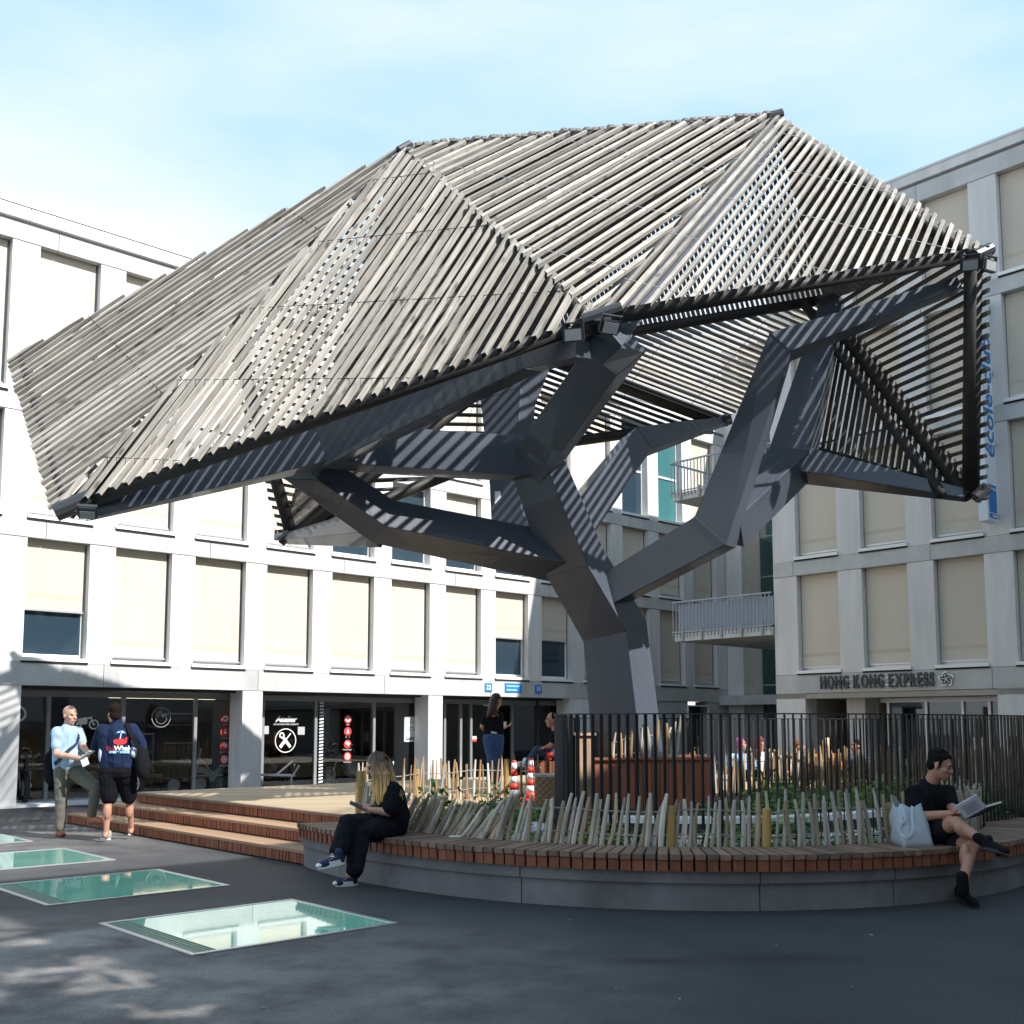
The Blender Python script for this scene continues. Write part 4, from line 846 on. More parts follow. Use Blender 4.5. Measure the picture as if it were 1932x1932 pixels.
# far side of the same railing
fp = smooth_line([V(p) for p in ((9.4, 16.8, 0), (9.6, 17.9, 0), (8.6, 18.6, 0), (6.0, 18.3, 0), (3.6, 17.5, 0), (2.4, 16.7, 0), (1.6, 16.55, 0), (.95, 16.2, 0))])
mb = MB()
for a, b in zip(fp[:-1], fp[1:]): mb.bar(a + V((0, 0, ZT)), b + V((0, 0, ZT)), .04, .012)
mb.build('top_rail', M['rail'], railing, world=True)
nxt = .05; run = 0
for a, b in zip(fp[:-1], fp[1:]):
    L = (b - a).length
    while nxt <= run + L:
        p = a.lerp(b, (nxt - run) / L); o = link('bar', thick, railing); o.location = V((p.x, p.y, .37)) - railing.location; o.rotation_euler[2] = .4; nxt += .115; nb_ += 1
    run += L
# the white edged light well behind the front of the railing
well = thing('light_well', V((2.2, 11.4, .36)), 'white edged sunken light well with a dark glazed band behind the railing', 'light well')
wl = smooth_line([V(p) for p in ((.95, 11.35, 0), (1.6, 11.2, 0), (2.4, 11.2, 0), (3.2, 11.45, 0), (4.0, 11.95, 0), (4.9, 12.8, 0))])
def ribbon(off0, off1, z0, z1, name, m):
    mb = MB(); vs = []
    for i, p in enumerate(wl):
        d = (wl[min(i + 1, len(wl) - 1)] - wl[max(i - 1, 0)]).normalized(); n = V((d.y, -d.x, 0))
        for o_, z in ((off0, z0), (off1, z0), (off1, z1), (off0, z1)): q = p + n * o_; vs.append((q.x, q.y, z))
    fs = [(4 * i + k, 4 * i + (k + 1) % 4, 4 * i + 4 + (k + 1) % 4, 4 * i + 4 + k) for i in range(len(wl) - 1) for k in range(4)] + [(3, 2, 1, 0), tuple(4 * (len(wl) - 1) + k for k in range(4))]
    return mb.add(vs, fs).build(name, m, well, world=True)
ribbon(-.22, .02, .49, .55, 'coping', M['white']); ribbon(-.2, -.02, .36, .49, 'glazed_band', M['dark']); ribbon(.0, .98, .355, .372, 'white_ledge', M['stone'])
# ------------------------------------------------------------------ timber boxes round the trunk
def timber_box(pts, z0, z1, label, m, nb=.11, cap=True):
    t = thing('timber_box', pts[0], label, 'planter box')
    for a, b in zip(pts, pts[1:] + pts[:1]):
        d = b - a; n = max(1, int(d.length / nb)); dd = d.normalized(); nn = V((dd.y, -dd.x, 0))
        for i in range(n):
            c = a + d * (i + .5) / n; MB().obox(V((0, 0, 0)), dd * d.length / n * .46, nn * .014, V((0, 0, (z1 - z0) / 2 - .02))).build('board', m, t).location = V((c.x, c.y, (z0 + z1) / 2 - .02)) - pts[0]
        if cap: MB().bar(V((a.x, a.y, z1 - .02)) + nn * .01, V((b.x, b.y, z1 - .02)) + nn * .01, .09, .035).build('cap_board', M['post'] if m is M['deckwood'] else m, t, world=True)
    ip = sum(pts, V((0, 0, 0))) / len(pts)
    polymesh([ip + (p - ip) * .96 for p in pts], z1 - .14, z1 - .10, 'soil_fill', M['soil'], t).location = -pts[0]
    return t
M['boxwood'] = mat('reddish_planter_board', (.30, .105, .055), .75, nscale=8, namt=.3, stretch=(1, 1, .15), rand=.2)
M['tanwood'] = mat('tan_board', (.36, .235, .145), .75, nscale=8, namt=.3, stretch=(1, 1, .15), rand=.15)
timber_box([V((1.12, 14.9, 0)), V((2.75, 15.0, 0)), V((2.85, 16.3, 0)), V((1.2, 16.4, 0))], .34, 1.06, 'low planter box of reddish boards in front of the steel trunk', M['boxwood'])
timber_box([V((.92, 14.75, 0)), V((1.11, 14.82, 0)), V((1.14, 15.6, 0)), V((.93, 15.6, 0))], .34, 1.40, 'tall narrow box of tan boards at the left of the trunk', M['tanwood'], .1)
ua = [V((1.35, 15.02, 0)), V((2.1, 15.1, 0)), V((2.35, 15.1, 0))]
paling('short row of sunlit stakes standing in the planter box before the trunk', ua, .95, lambda u: .42 + .25 * u, lambda u: .085 if u < .8 else .05, lambda u: radians(3 + 4 * u), [M['stake2'], M['stake']], jit=.14, wd=.04)
lo_ = thing('log_box', V((.47, 13.2, .38)), 'square block wrapped in perforated lattice beside the railing', 'planter box')
MB().box(-.19, .19, -.2, .2, 0, .5).build('core', M['stake2'], lo_)
la_ = MB()
for i in range(9):
    for j in range(12):
        if (i + j) % 2: la_.box(-.19 + i * .042, -.155 + i * .042, -.214, -.202, .02 + j * .04, .05 + j * .04)
o = la_.build('lattice', M['tanwood'], lo_); o['kind'] = 'stuff'
MB().box(-.2, .2, -.21, .21, .5, .53).build('lid', M['stake'], lo_)
# ------------------------------------------------------------------ plants
def fern_mesh(m, n=9, ln=.34, seed=0, wide=.055, up=.55):
    rnd = random.Random(seed); mb = MB()
    for i in range(n):
        a = 2 * pi * i / n + rnd.uniform(-.3, .3); L = ln * rnd.uniform(.7, 1.15); el = rnd.uniform(up, up + .6); pts = []
        d = V((cos(a), sin(a), 0)); s = V((-d.y, d.x, 0))
        for k in range(9):
            t = k / 8; pts.append(d * (L * t * cos(el) * (1 + .2 * t)) + V((0, 0, L * (sin(el) * t - .5 * t * t * t))))
        for k in range(1, 8):
            w_ = wide * (1 - (k / 8) ** 1.5) + .012
            for sg in (-1, 1):
                tip = pts[k] + s * sg * w_ * 1.25 + d * .02 - V((0, 0, .012)); mb.add([pts[k], pts[k] + (pts[k + 1] - pts[k]) * .75, tip], [(0, 1, 2)])
        for k in range(8): mb.add([pts[k] - s * .003, pts[k] + s * .003, pts[k + 1]], [(0, 1, 2)])
    return mb.mesh('fern', m)
def bush_mesh(m, n=46, r=.2, seed=0, lf_=.05):
    rnd = random.Random(seed); mb = MB()
    for i in range(n):
        p = V((rnd.gauss(0, r * .5), rnd.gauss(0, r * .5), abs(rnd.gauss(r * .6, r * .45)))); d = V((rnd.gauss(0, 1), rnd.gauss(0, 1), rnd.gauss(.5, .6))).normalized(); s = d.cross(V((rnd.gauss(0, 1), rnd.gauss(0, 1), 1))).normalized(); L = lf_ * rnd.uniform(.7, 1.6)
        mb.add([p, p + d * L * .5 + s * L * .32, p + d * L, p + d * L * .5 - s * L * .32], [(0, 1, 2, 3)])
        mb.tube((p.x * .2, p.y * .2, 0), p + d * L * .2, .003, .002, 3)
    return mb.mesh('plant', m)
ferns = [fern_mesh(M['leaf'], seed=1), fern_mesh(M['leaf2'], seed=2), fern_mesh(M['leaf3'], seed=3, ln=.4)]
bushes = [bush_mesh(M['leaf'], seed=4), bush_mesh(M['leaf2'], seed=5), bush_mesh(M['leaf3'], seed=6, r=.26), bush_mesh(M['leaf'], seed=8, r=.3, n=70)]
rnd = random.Random(11); mass = MB()
def plant(k, p, s, fern=True, label=None):
    me = (ferns if fern else bushes)[k]
    if label:
        o = link('fern' if fern else 'plant', me); o.location = p; o.scale = (s, s, s); o.rotation_euler[2] = rnd.uniform(0, 6); tag(o, label, 'fern' if fern else 'plant'); return
    mt = Matrix.Translation(p) @ Matrix.Rotation(rnd.uniform(0, 6), 4, 'Z') @ Matrix.Scale(s, 4); mi = ('leaf_green', 'leaf_yellow', 'leaf_dark').index(me.materials[0].name)
    mass.add([mt @ v.co for v in me.vertices], [tuple(f.vertices) for f in me.polygons], mi)
for i in range(30):                           # strip between front fence and railing
    th = radians(203 + 154 * (i + rnd.random()) / 30); r = rnd.uniform(2.75, 3.28); plant(rnd.choice((0, 0, 1, 2)), V((*bp(th, r).xy, .36)), rnd.uniform(.6, 1.0))
for i in range(30):
    th = radians(200 + 100 * rnd.random()); r = rnd.uniform(2.6, 3.25); plant(rnd.choice((0, 1, 1, 2)), V((*bp(th, r).xy, .36)), rnd.uniform(.5, .9), False)
for i in range(18): plant(rnd.choice((1, 2, 2, 0)), V((rnd.uniform(-1.3, .2), rnd.uniform(11.2, 14.2), .36)), rnd.uniform(.8, 1.3), rnd.random() < .4)
for i in range(30): plant(rnd.choice((0, 3, 3, 2)), V((rnd.uniform(3.0, 7.8), rnd.uniform(13.2, 17.2), .36)), rnd.uniform(.7, 1.15), False)
for i in range(20): plant(rnd.choice((0, 0, 2)), V((rnd.uniform(2.2, 6.2), rnd.uniform(12.6, 14.6), .36)), rnd.uniform(1.0, 1.6), True)
tag(mass.build('ground_cover', [M['leaf'], M['leaf2'], M['leaf3']]), kind='stuff')
for k, u, v, s_, fr_, lab in ((1, 1150, 1586, 1.2, True, 'yellowing fern beside the left yellow post of the front fence'), (0, 1400, 1584, 1.3, True, 'light green fern right of the second yellow fence post'), (0, 1490, 1578, 1.6, True, 'tall green fern behind the stakes left of the tote bag'), (0, 985, 1566, 1.1, False, 'broad leafy plant beside the large white stone'), (2, 905, 1562, 1.2, True, 'dark green fern behind the most leaning stakes'), (0, 1862, 1560, 1.1, False, 'bright green plant at the foot of the stakes near the reading man’s knee')): plant(k, gnd(u, v, .38), s_, fr_, lab)
plant(3, V((3.5, 14.6, .36)), 1.3, False, 'large green bush behind the railing, right of the reddish planter box')
def stone(u, v, r, lab):
    b = MB().ell((0, 0, 0), (r, r * .7, r * .6), None, 10, 6); me = b.mesh('stone', M['stone'])
    for q in me.vertices: q.co *= 1 + .25 * noise.noise(q.co * 6 + V((u, 0, 0)))
    o = link('stone', me); o.location = gnd(u, v, .38); tag(o, lab, 'stone', 'white stones in the planting')
stone(1010, 1568, .16, 'large white stone lying left of the railing foot'); stone(985, 1585, .12, 'smaller white stone in front of the large white stone'); stone(1083, 1592, .13, 'white stone behind the yellow fence post')
# ------------------------------------------------------------------ traffic cones
def cone(u, v, Y, lab, s=1):
    p = at(u, v, Y); t = thing('traffic_cone', p, lab, 'traffic cone', 'traffic cones in the planting')
    MB().box(-.15 * s, .15 * s, -.15 * s, .15 * s, 0, .03).build('cone_base', M['orange'], t)
    H = .56 * s; R = .085 * s; mb = MB(); bands = 6
    for i in range(bands):
        z0, z1 = .03 + (H - .03) * i / bands, .03 + (H - .03) * (i + 1) / bands; f = lambda z: R + (.034 * s - R) * (z / H)
        mb.rev((0, 0, z0), (0, 0, 1), [(0, f(z0)), (z1 - z0, f(z1))], 16, i % 2)
    mb.rev((0, 0, H), (0, 0, 1), [(0, .034 * s), (.03, .03 * s)], 12, 0); mb.build('cone_body', [M['orange'], M['white']], t, True)
cone(970, 1520, 14.2, 'red and white striped cone nearer the front fence'); cone(1002, 1510, 14.9, 'red and white striped cone half hidden beside the lattice block', .98)
# ------------------------------------------------------------------ people
def head(mb, c, f, s=1.0, up=V((0, 0, 1)), nose=1, female=False):
    """skull, face, jaw, nose, brow, lips and ears; returns the head's frame"""
    f = f.normalized(); r = f.cross(up).normalized(); u = r.cross(f); R = Matrix((r, f, u)).transposed()
    P = lambda x, y, z: c + R @ (V((x, y, z)) * s)
    el = lambda p, q: mb.ell(P(*p), [a * s for a in q], R, 16, 10)
    el((0, -.012, .032), (.074, .096, .086)); el((0, .03, -.03), (.058, .066, .088)); el((0, .045, -.075), (.046, .045, .042)); el((0, .062, -.100), (.026, .026, .022))
    mb.cap(P(0, .092, .012), P(0, .112, -.026), .009 * s, .014 * s, 8); mb.cap(P(-.014, .098, -.030), P(.014, .098, -.030), .009 * s, .009 * s, 8)
    mb.cap(P(-.036, .080, .024), P(.036, .080, .024), .013 * s, .013 * s, 8)
    mb.cap(P(-.02, .090, -.060), P(.02, .090, -.060), .008 * s, .008 * s, 8); mb.cap(P(-.018, .090, -.073), P(.018, .090, -.073), .008 * s, .008 * s, 8)
    mb.ell(P(-.040, .062, -.028), [.022 * s] * 3, R, 10, 6); mb.ell(P(.040, .062, -.028), [.022 * s] * 3, R, 10, 6)
    for k in (-1, 1): mb.ell(P(.074 * k, -.008, -.018), (.010 * s, .018 * s, .029 * s), R, 10, 6)
    return R, P
def face_bits(P, s, root, hairmat, brow=True):
    e = MB()
    for k in (-1, 1): e.ell(P(.032 * k, .086, .003), (.013 * s, .008 * s, .0075 * s), None, 8, 6)
    e.build('eyes', M['eye'], root, True, True)
    if brow:
        for k in (-1, 1): MB().cap(P(.016 * k, .094, .026), P(.048 * k, .082, .027), .0055 * s, .004 * s, 6).build('eyebrow', hairmat, root, True, True)
    MB().cap(P(-.022, .0975, -.0665), P(.022, .0975, -.0665), .0035 * s, .0035 * s, 6).build('mouth', M['lip'], root, True, True)
M['eye'] = mat('dark_eye', (.03, .022, .02), .3); M['lip'] = mat('lip', (.30, .11, .09), .5)
def hand(mb, wr, d, palm, side, s=1.0, curl=.5, fine=True):
    """palm, four jointed fingers of unequal length and a thumb from the side of the palm"""
    d = d.normalized(); n = (palm - d * palm.dot(d)).normalized(); a = d.cross(n) * side
    c = wr + d * .045 * s; R = Matrix((a, d, n)).transposed(); mb.ell(c, (.040 * s, .052 * s, .016 * s), R, 12, 8)
    for i, (o, L) in enumerate(((-.030, .066), (-.010, .076), (.010, .072), (.028, .056))):
        p = wr + d * .085 * s + a * o * s; c1_ = curl * .7 + .05 * i; q = p + (d * cos(c1_) + n * sin(c1_)) * L * .52 * s; c2 = c1_ + curl * .9; t = q + (d * cos(c2) + n * sin(c2)) * L * .48 * s
        mb.cap(p, q, .0092 * s, .0084 * s, 8); mb.cap(q, t, .0084 * s, .0068 * s, 8)
    p = wr + d * .028 * s - a * .034 * s; q = p + (d * .55 - a * .6 + n * .45).normalized() * .038 * s; t = q + (d * .85 - a * .1 + n * .35).normalized() * .034 * s
    mb.cap(p, q, .013 * s, .0105 * s, 8); mb.cap(q, t, .0105 * s, .008 * s, 8)
def limb2(mb, a, b, c, r): mb.cap(a, b, r[0], r[1]); mb.cap(b, c, r[1], r[2])
def calf(mb, knee, ank, r=.052, back=V((0, 1, 0))):
    mb.cap(knee, ank, .050, .036); mb.ell(knee.lerp(ank, .3) + back * .018, (r, r, .12), None, 12, 8)
def shoe(heel, toe, up, name, mats, root, s=1.0, sole=.022, hgt=.05, vox=.008):
    d = (toe - heel); L = d.length; d.normalize(); u = (up - d * up.dot(d)).normalized(); r = d.cross(u); R = Matrix((d, r, u)).transposed()
    m = MB(); c = lambda x, y, z: heel + d * x * L + r * y + u * z
    m.ell(c(.16, 0, .045), (L * .2, .036 * s, .05 * s), R); m.ell(c(.45, 0, .04), (L * .32, .038 * s, .042 * s), R); m.ell(c(.74, 0, .03), (L * .27, .043 * s, .036 * s), R); m.cap(c(.14, 0, .06), c(.16, 0, .06 + hgt), .037 * s, .038 * s)
    o = melt(m, name, mats[0], root, vox, 3)
    so = MB(); n = 18; pts = []
    for i in range(n):
        t = 2 * pi * i / n; x = .5 + .5 * cos(t); wd = (.038 + .008 * (x - .3)) * s; pts.append((x * L * 1.02 - .01, sin(t) * wd))
    so.add([heel + d * x + r * y + u * z for z in (-.004, sole) for x, y in pts], [tuple(range(n - 1, -1, -1)), tuple(range(n, 2 * n))] + [(i, (i + 1) % n, (i + 1) % n + n, i + n) for i in range(n)])
    k = so.build('sole', mats[1], root, world=True)
    return o, c
def strands(name, root, m, curves, r=.012, n=5):
    """locks of hair: tapered tubes along given polylines"""
    mb = MB()
    for pts in curves:
        for j, (a, b) in enumerate(zip(pts[:-1], pts[1:])):
            k = len(pts) - 1; f = lambda q: r * (1 - .75 * (q / k) ** 2)
            if (V(b) - V(a)).length > 1e-4: mb.tube(a, b, f(j), f(j + 1), n, cap=False)
    return mb.build(name, m, root, True, True)
def hair_cap(P, R, s, root, m, back=0, vox=.009, top=.0, low=.0):
    h = MB(); h.ell(P(0, -.024, .050 + top), (.081 * s, .095 * s, .080 * s), R); h.ell(P(0, -.055, -.005 - low), (.072 * s, .056 * s, .07 * s), R)
    for k in (-1, 1): h.cap(P(.066 * k, .012, .03), P(.072 * k, .012, -.022), .014 * s, .008 * s)
    r_ = random.Random(3)
    for i in range(90):
        a, e = r_.uniform(0, 6.28), r_.uniform(.1, 1.35); d = V((cos(a) * cos(e), sin(a) * cos(e), sin(e))); p = P(d.x * .076, d.y * .09 - .024, d.z * .075 + .052 + top); q = P(d.x * .088 + .004, d.y * .103 - .02, d.z * .088 + .052 + top); h.cap(p, q, .008 * s, .005 * s, 6)
    return melt(h, 'hair', m, root, vox * .8, 1, rough=.004)
from mathutils.bvhtree import BVHTree
def surface(o):       # finds the cloth in front of a point, so prints and straps lie on it
    t = BVHTree.FromPolygons([v.co for v in o.data.vertices], [tuple(p.vertices) for p in o.data.polygons])
    def snap(p, gap=.004):
        h = t.ray_cast(V((p.x, p.y - 1.2, p.z)), V((0, 1, 0)))[0]; return V((p.x, h.y - gap, p.z)) if h else p
    return snap
def core(b, nk, s1, s2, pel, legs=(), r=.05):
    b.cap(nk, pel, r); b.cap(s1, s2, r); b.cap(nk + V((0, 0, -.06)), s1, r * .8); b.cap(nk + V((0, 0, -.06)), s2, r * .8)
    for h_, k_, a_ in legs: b.cap(pel, h_, r); b.cap(h_, k_, .05, .04); b.cap(k_, a_, .04, .034)
# ---- 1. bald man in a light blue polo shirt
def bald():
    Y = 14.38; A = lambda u, v, y=Y: at(u, v, y)
    t = thing('person', gnd(114, 1581), 'bald man in light blue polo shirt and grey trousers holding papers, one foot raised', 'person')
    hd = A(132, 1349); f = V((.86, -.50, -.10)); b = MB(); R, P = head(b, hd, f, 1.06)
    nk = A(127, 1371, Y + .03); shL = A(108, 1382, Y - .05); shR = A(146, 1381, Y + .14)
    b.cap(nk + V((.0, 0, -.05)), hd + V((-.01, .01, -.06)), .062, .056)
    eL = A(107, 1423, Y - .16); wL = A(152, 1431, Y - .30); eR = A(157, 1409, Y + .02); wR = A(166, 1420, Y - .18)
    limb2(b, shL, eL, wL, (.060, .046, .033)); limb2(b, shR, eR, wR, (.060, .046, .033))
    b.ell(eL.lerp(wL, .25), (.05, .05, .045)); hand(b, wL, V((.95, -.2, .06)), V((0, .3, 1)), -1, 1.0, .75); hand(b, wR, V((.55, -.75, -.1)), V((0, -.1, 1)), 1, 1.0, .7)
    an1, an2 = A(113, 1566), A(173, 1540, Y - .12)
    b.cap(an1, an1 + V((0, 0, .12)), .038); b.cap(an2, an2 + V((0, 0, .12)), .038)
    core(b, nk, shL, shR, A(127, 1448), ((A(117, 1455), A(115.5, 1509, Y - .03), an1), (A(141, 1455), A(181, 1487, Y - .14), an2)))
    body = melt(b, 'body', M['skin2'], t, .0085, 3); face_bits(P, 1.06, t, M['eye'], False)
    cl = mat('light_blue_polo', (.30, .42, .60), .85, nscale=5, namt=.08, bump=.25, bscale=14); s = MB(); pel = A(127, 1448)
    hL, hR = A(115, 1452), A(142, 1452, Y + .05)
    s.cap(shL, shR, .082); s.cap(shL + V((.05, 0, -.06)), hL + V((0, 0, .05)), .115, .11); s.cap(shR + V((-.05, 0, -.06)), hR + V((0, 0, .05)), .115, .108); s.cap(A(127, 1385), pel + V((0, 0, .04)), .135, .125); s.ell(A(129, 1428, Y - .05), (.15, .14, .14))
    s.cap(shL, shL.lerp(eL, .62), .082, .076); s.cap(shR, shR.lerp(eR, .62), .082, .074); s.cap(nk + V((0, 0, -.03)), nk + V((.005, 0, .0)), .075, .069)
    shirt = melt(s, 'shirt', cl, t, .009, 4, rough=.005)
    tr = MB(); k1, k2 = A(115.5, 1509, Y - .03), A(181, 1487, Y - .14)
    tr.cap(hL + V((.03, 0, 0)), hR, .122, .122); limb2(tr, hL + V((.02, 0, -.02)), k1, an1 + V((0, 0, .03)), (.115, .078, .06)); limb2(tr, hR + V((-.02, 0, -.02)), k2, an2 + V((0, 0, .03)), (.118, .08, .06))
    melt(tr, 'trousers', mat('olive_grey_trousers', (.115, .11, .09), .85, nscale=4, namt=.12, bump=.4, bscale=12), t, .009, 3, rough=.006)
    br = mat('orange_brown_leather', (.36, .105, .035), .5)
    h1 = gnd(110, 1576); toe1 = h1 + V((.17, -.27, 0)); shoe(h1, toe1, V((0, 0, 1)), 'shoe', (br, M['dark']), t, 1.3)
    h2 = an2 + V((-.05, .02, -.10)); shoe(h2, h2 + V((.29, -.13, .02)), V((0, 0, 1)), 'shoe', (br, M['dark']), t, 1.3)
    # shoulder bag with its strap across the chest: things he carries
    g = thing('shoulder_bag', A(100, 1440, Y + .1), 'black shoulder bag on the bald man’s hip with a strap across his chest', 'bag')
    m = MB(); m.ell(A(99, 1438, Y + .12), (.12, .10, .17)); m.ell(A(97, 1462, Y + .12), (.10, .09, .14)); melt(m, 'bag_body', M['black'], g, .012, 3)
    sp_ = [shR + V((-.07, -.07, .085)), A(141, 1390, Y - .115), A(136, 1403, Y - .15), A(127, 1417, Y - .185), A(117, 1430, Y - .155), A(108, 1441, Y - .03)]
    mm = MB(); snap = surface(shirt); sp_ = [sp_[0]] + [snap(p, .008) for p in smooth_line(sp_[1:], 5)]
    for p, q in zip(sp_[:-1], sp_[1:]): mm.bar(p, q, .05, .012, V((0, -1, .25)))
    mm.build('strap', mat('navy_strap', (.012, .018, .05), .8), g, world=True)
    pp = MB(); pp.obox(A(164, 1424, Y - .36), V((.075, -.03, .05)), V((.02, .05, 0)), V((0, 0, .004))); pp.obox(A(160, 1437, Y - .36), V((.04, 0, .02)), V((0, .006, 0)), V((-.02, 0, .05)))
    tag(pp.build('papers', M['paper']), 'folded white papers in the bald man’s hands', 'papers')
bald()
# ---- 2. man seen from behind in a printed navy jacket and black shorts
def jacket_man():
    Y = 14.0; A = lambda u, v, y=Y: at(u, v, y)
    t = thing('person', gnd(222, 1584), 'dark haired man seen from behind in a printed navy jacket and black shorts', 'person')
    hd = A(215.5, 1347); b = MB(); R, P = head(b, hd, V((-.62, .78, -.02)), 1.06)
    nk = A(220, 1364); shL = A(194, 1378); shR = A(249, 1377, Y + .02)
    b.cap(nk + V((0, 0, -.04)), hd + V((0, 0, -.05)), .062, .058)
    k1, k2 = A(205, 1513), A(244, 1511, Y + .18); a1, a2 = A(200, 1571), A(248, 1563, Y + .32)
    for k, a, d in ((k1, a1, V((0, -1, 0))), (k2, a2, V((0, -1, 0)))): b.cap(k + V((0, .02, .12)), k, .075, .058); calf(b, k, a, .056, d); b.cap(a, a + V((0, -.02, -.04)), .036, .034)
    wL = A(187, 1424, Y - .2 + .45); wR = A(271, 1421, Y + .05)
    hand(b, wL, V((.3, .8, 0)), V((0, 0, 1)), 1, 1, .7); hand(b, wR, V((.1, .2, -.9)), V((-1, 0, 0)), 1, 1, 1.1)
    core(b, nk, shL, shR, A(222, 1448), ((A(206, 1456), k1, a1), (A(239, 1456), k2, a2))); eL_, eR_ = A(181, 1409, Y + .1), A(266, 1400, Y + .05); limb2(b, shL, eL_, wL, (.05, .042, .032)); limb2(b, shR, eR_, wR, (.05, .042, .032))
    melt(b, 'body', M['skin'], t, .0085, 3); face_bits(P, 1.06, t, M['eye'])
    hair_cap(P, R, 1.06, t, mat('dark_brown_hair', (.014, .009, .007), .9, spec=.1, nscale=60, namt=.4), top=.0, low=.01)
    cl = mat('navy_jacket', (.008, .017, .050), .85, spec=.2, nscale=4, namt=.15, bump=.4, bscale=10); s = MB(); eL, eR = A(181, 1409, Y + .1), A(266, 1400, Y + .05)
    hL, hR = A(206, 1446), A(238, 1446)
    s.cap(shL, shR, .085); s.cap(shL + V((.06, 0, -.06)), hL, .125, .12); s.cap(shR + V((-.06, 0, -.06)), hR, .125, .12); s.cap(A(222, 1385, Y), A(222, 1440), .145, .14); s.cap(nk + V((0, 0, -.05)), nk + V((0, 0, .01)), .085, .072)
    limb2(s, shL, eL, wL, (.088, .07, .055)); limb2(s, shR, eR, wR, (.088, .07, .055))
    jk = melt(s, 'jacket', cl, t, .0095, 4, rough=.006)
    # white side panels
    M['gpanel'] = mat('pale_panel', (.55, .60, .68), .8)
    for u, v0, v1, sg in ((189.5, 1400, 1442, -1), (258, 1412, 1430, 1)):
        q = MB(); q.ell(A(u + 4 * (-sg), (v0 + v1) / 2, Y - .05), (.05, .06, (v1 - v0) / 2012 * 14 * .5)); q.build('side_panel', M['gpanel'], t, True, True)
    # print on the back: palm, whale and lettering, laid just off the cloth
    red = mat('print_red', (.62, .02, .03), .7); bl_ = mat('print_blue', (.35, .62, .95), .7); wh = mat('print_white', (.75, .8, .85), .7)
    bc = A(225, 1395, Y - .165); 
    snap = surface(jk)
    def onb(x, z): return snap(V((bc.x + x, Y, bc.z + z)), .012)
    def flat(pts, m, off=.0):
        q = MB(); q.add([onb(*p) + V((0, -off, 0)) for p in pts], [tuple(range(len(pts)))]); q.build('print', m, t, world=True)
    flat([(.085 * cos(a) * (1.0 if sin(a) < 0 else .95), -.02 + .05 * sin(a) * (1 if sin(a) < 0 else .55)) for a in [2 * pi * i / 18 for i in range(18)]][::-1], red)
    flat([(.085, -.02), (.10, .03), (.07, .03), (.05, .01)], red); flat([(-.008, .01), (.004, .08), (.012, .08), (.004, .01)], bl_, .002)
    for a in (-70, -40, -10, 20, 50, 80):
        c_, s_ = sin(radians(a)), cos(radians(a)); flat([(.008, .08), (.008 + c_ * .03 - .006, .08 + s_ * .03 + .006), (.008 + c_ * .065, .08 + s_ * .045 - .015), (.008 + c_ * .03 + .004, .08 + s_ * .03 - .004)], bl_, .002)
    def word(tx, size, m, x, z):
        o = text(tx, size, m, t, Matrix.Identity(4), 'print', ext=0, off=.003); mt = Matrix.Translation(V((bc.x + x, Y, bc.z + z))) @ UPR
        for v_ in o.data.vertices: v_.co = snap(mt @ v_.co, .018) - t.location
    word('Whale', .082, wh, .045, -.115); word('Blue', .078, mat('print_dark_red', (.33, .02, .04), .7), -.108, -.118); word('SWIM & MODE', .038, bl_, -.01, -.165)
    sh = MB(); c1_, c2_ = k1.lerp(A(206, 1455), .16), k2.lerp(A(238, 1455), .16)
    sh.cap(A(207, 1456), A(237, 1456), .135); sh.cap(A(206, 1465), c1_ + V((0, .01, 0)), .135, .105); sh.cap(A(239, 1465, Y + .04), c2_, .135, .105)
    melt(sh, 'shorts', mat('black_shorts', (.007, .007, .010), .95, spec=.12, bump=.5, bscale=14), t, .0095, 3, rough=.008)
    gs = mat('grey_shoe', (.30, .28, .24), .8)
    h1 = gnd(199.5, 1584); shoe(h1 + V((.06, -.04, 0)), h1 + V((-.11, .14, 0)), V((0, 0, 1)), 'shoe', (gs, M['white']), t, 1.3, hgt=.02); h2 = gnd(248, 1575); shoe(h2 + V((-.02, -.05, 0)), h2 + V((.11, .16, 0)), V((0, 0, 1)), 'shoe', (gs, M['white']), t, 1.3, hgt=.02)
    g = thing('shoulder_bag', A(272, 1440, Y), 'large black bag hanging from the right shoulder of the jacket man', 'bag')
    q = MB(); q.ell(A(269, 1439, Y - .05), (.085, .12, .21)); q.ell(A(272, 1447, Y - .04), (.08, .11, .17)); melt(q, 'bag_body', M['black'], g, .012, 3)
    mm = MB()
    for p, q in zip([shR + V((-.05, -.07, .09)), A(250, 1391, Y - .13), A(259, 1408, Y - .12), A(266, 1424, Y - .1)], [A(250, 1391, Y - .13), A(259, 1408, Y - .12), A(266, 1424, Y - .1), A(268, 1436, Y - .1)]): mm.bar(p, q, .05, .012, V((.5, -1, .25)))
    mm.build('strap', M['black'], g, world=True)
jacket_man()
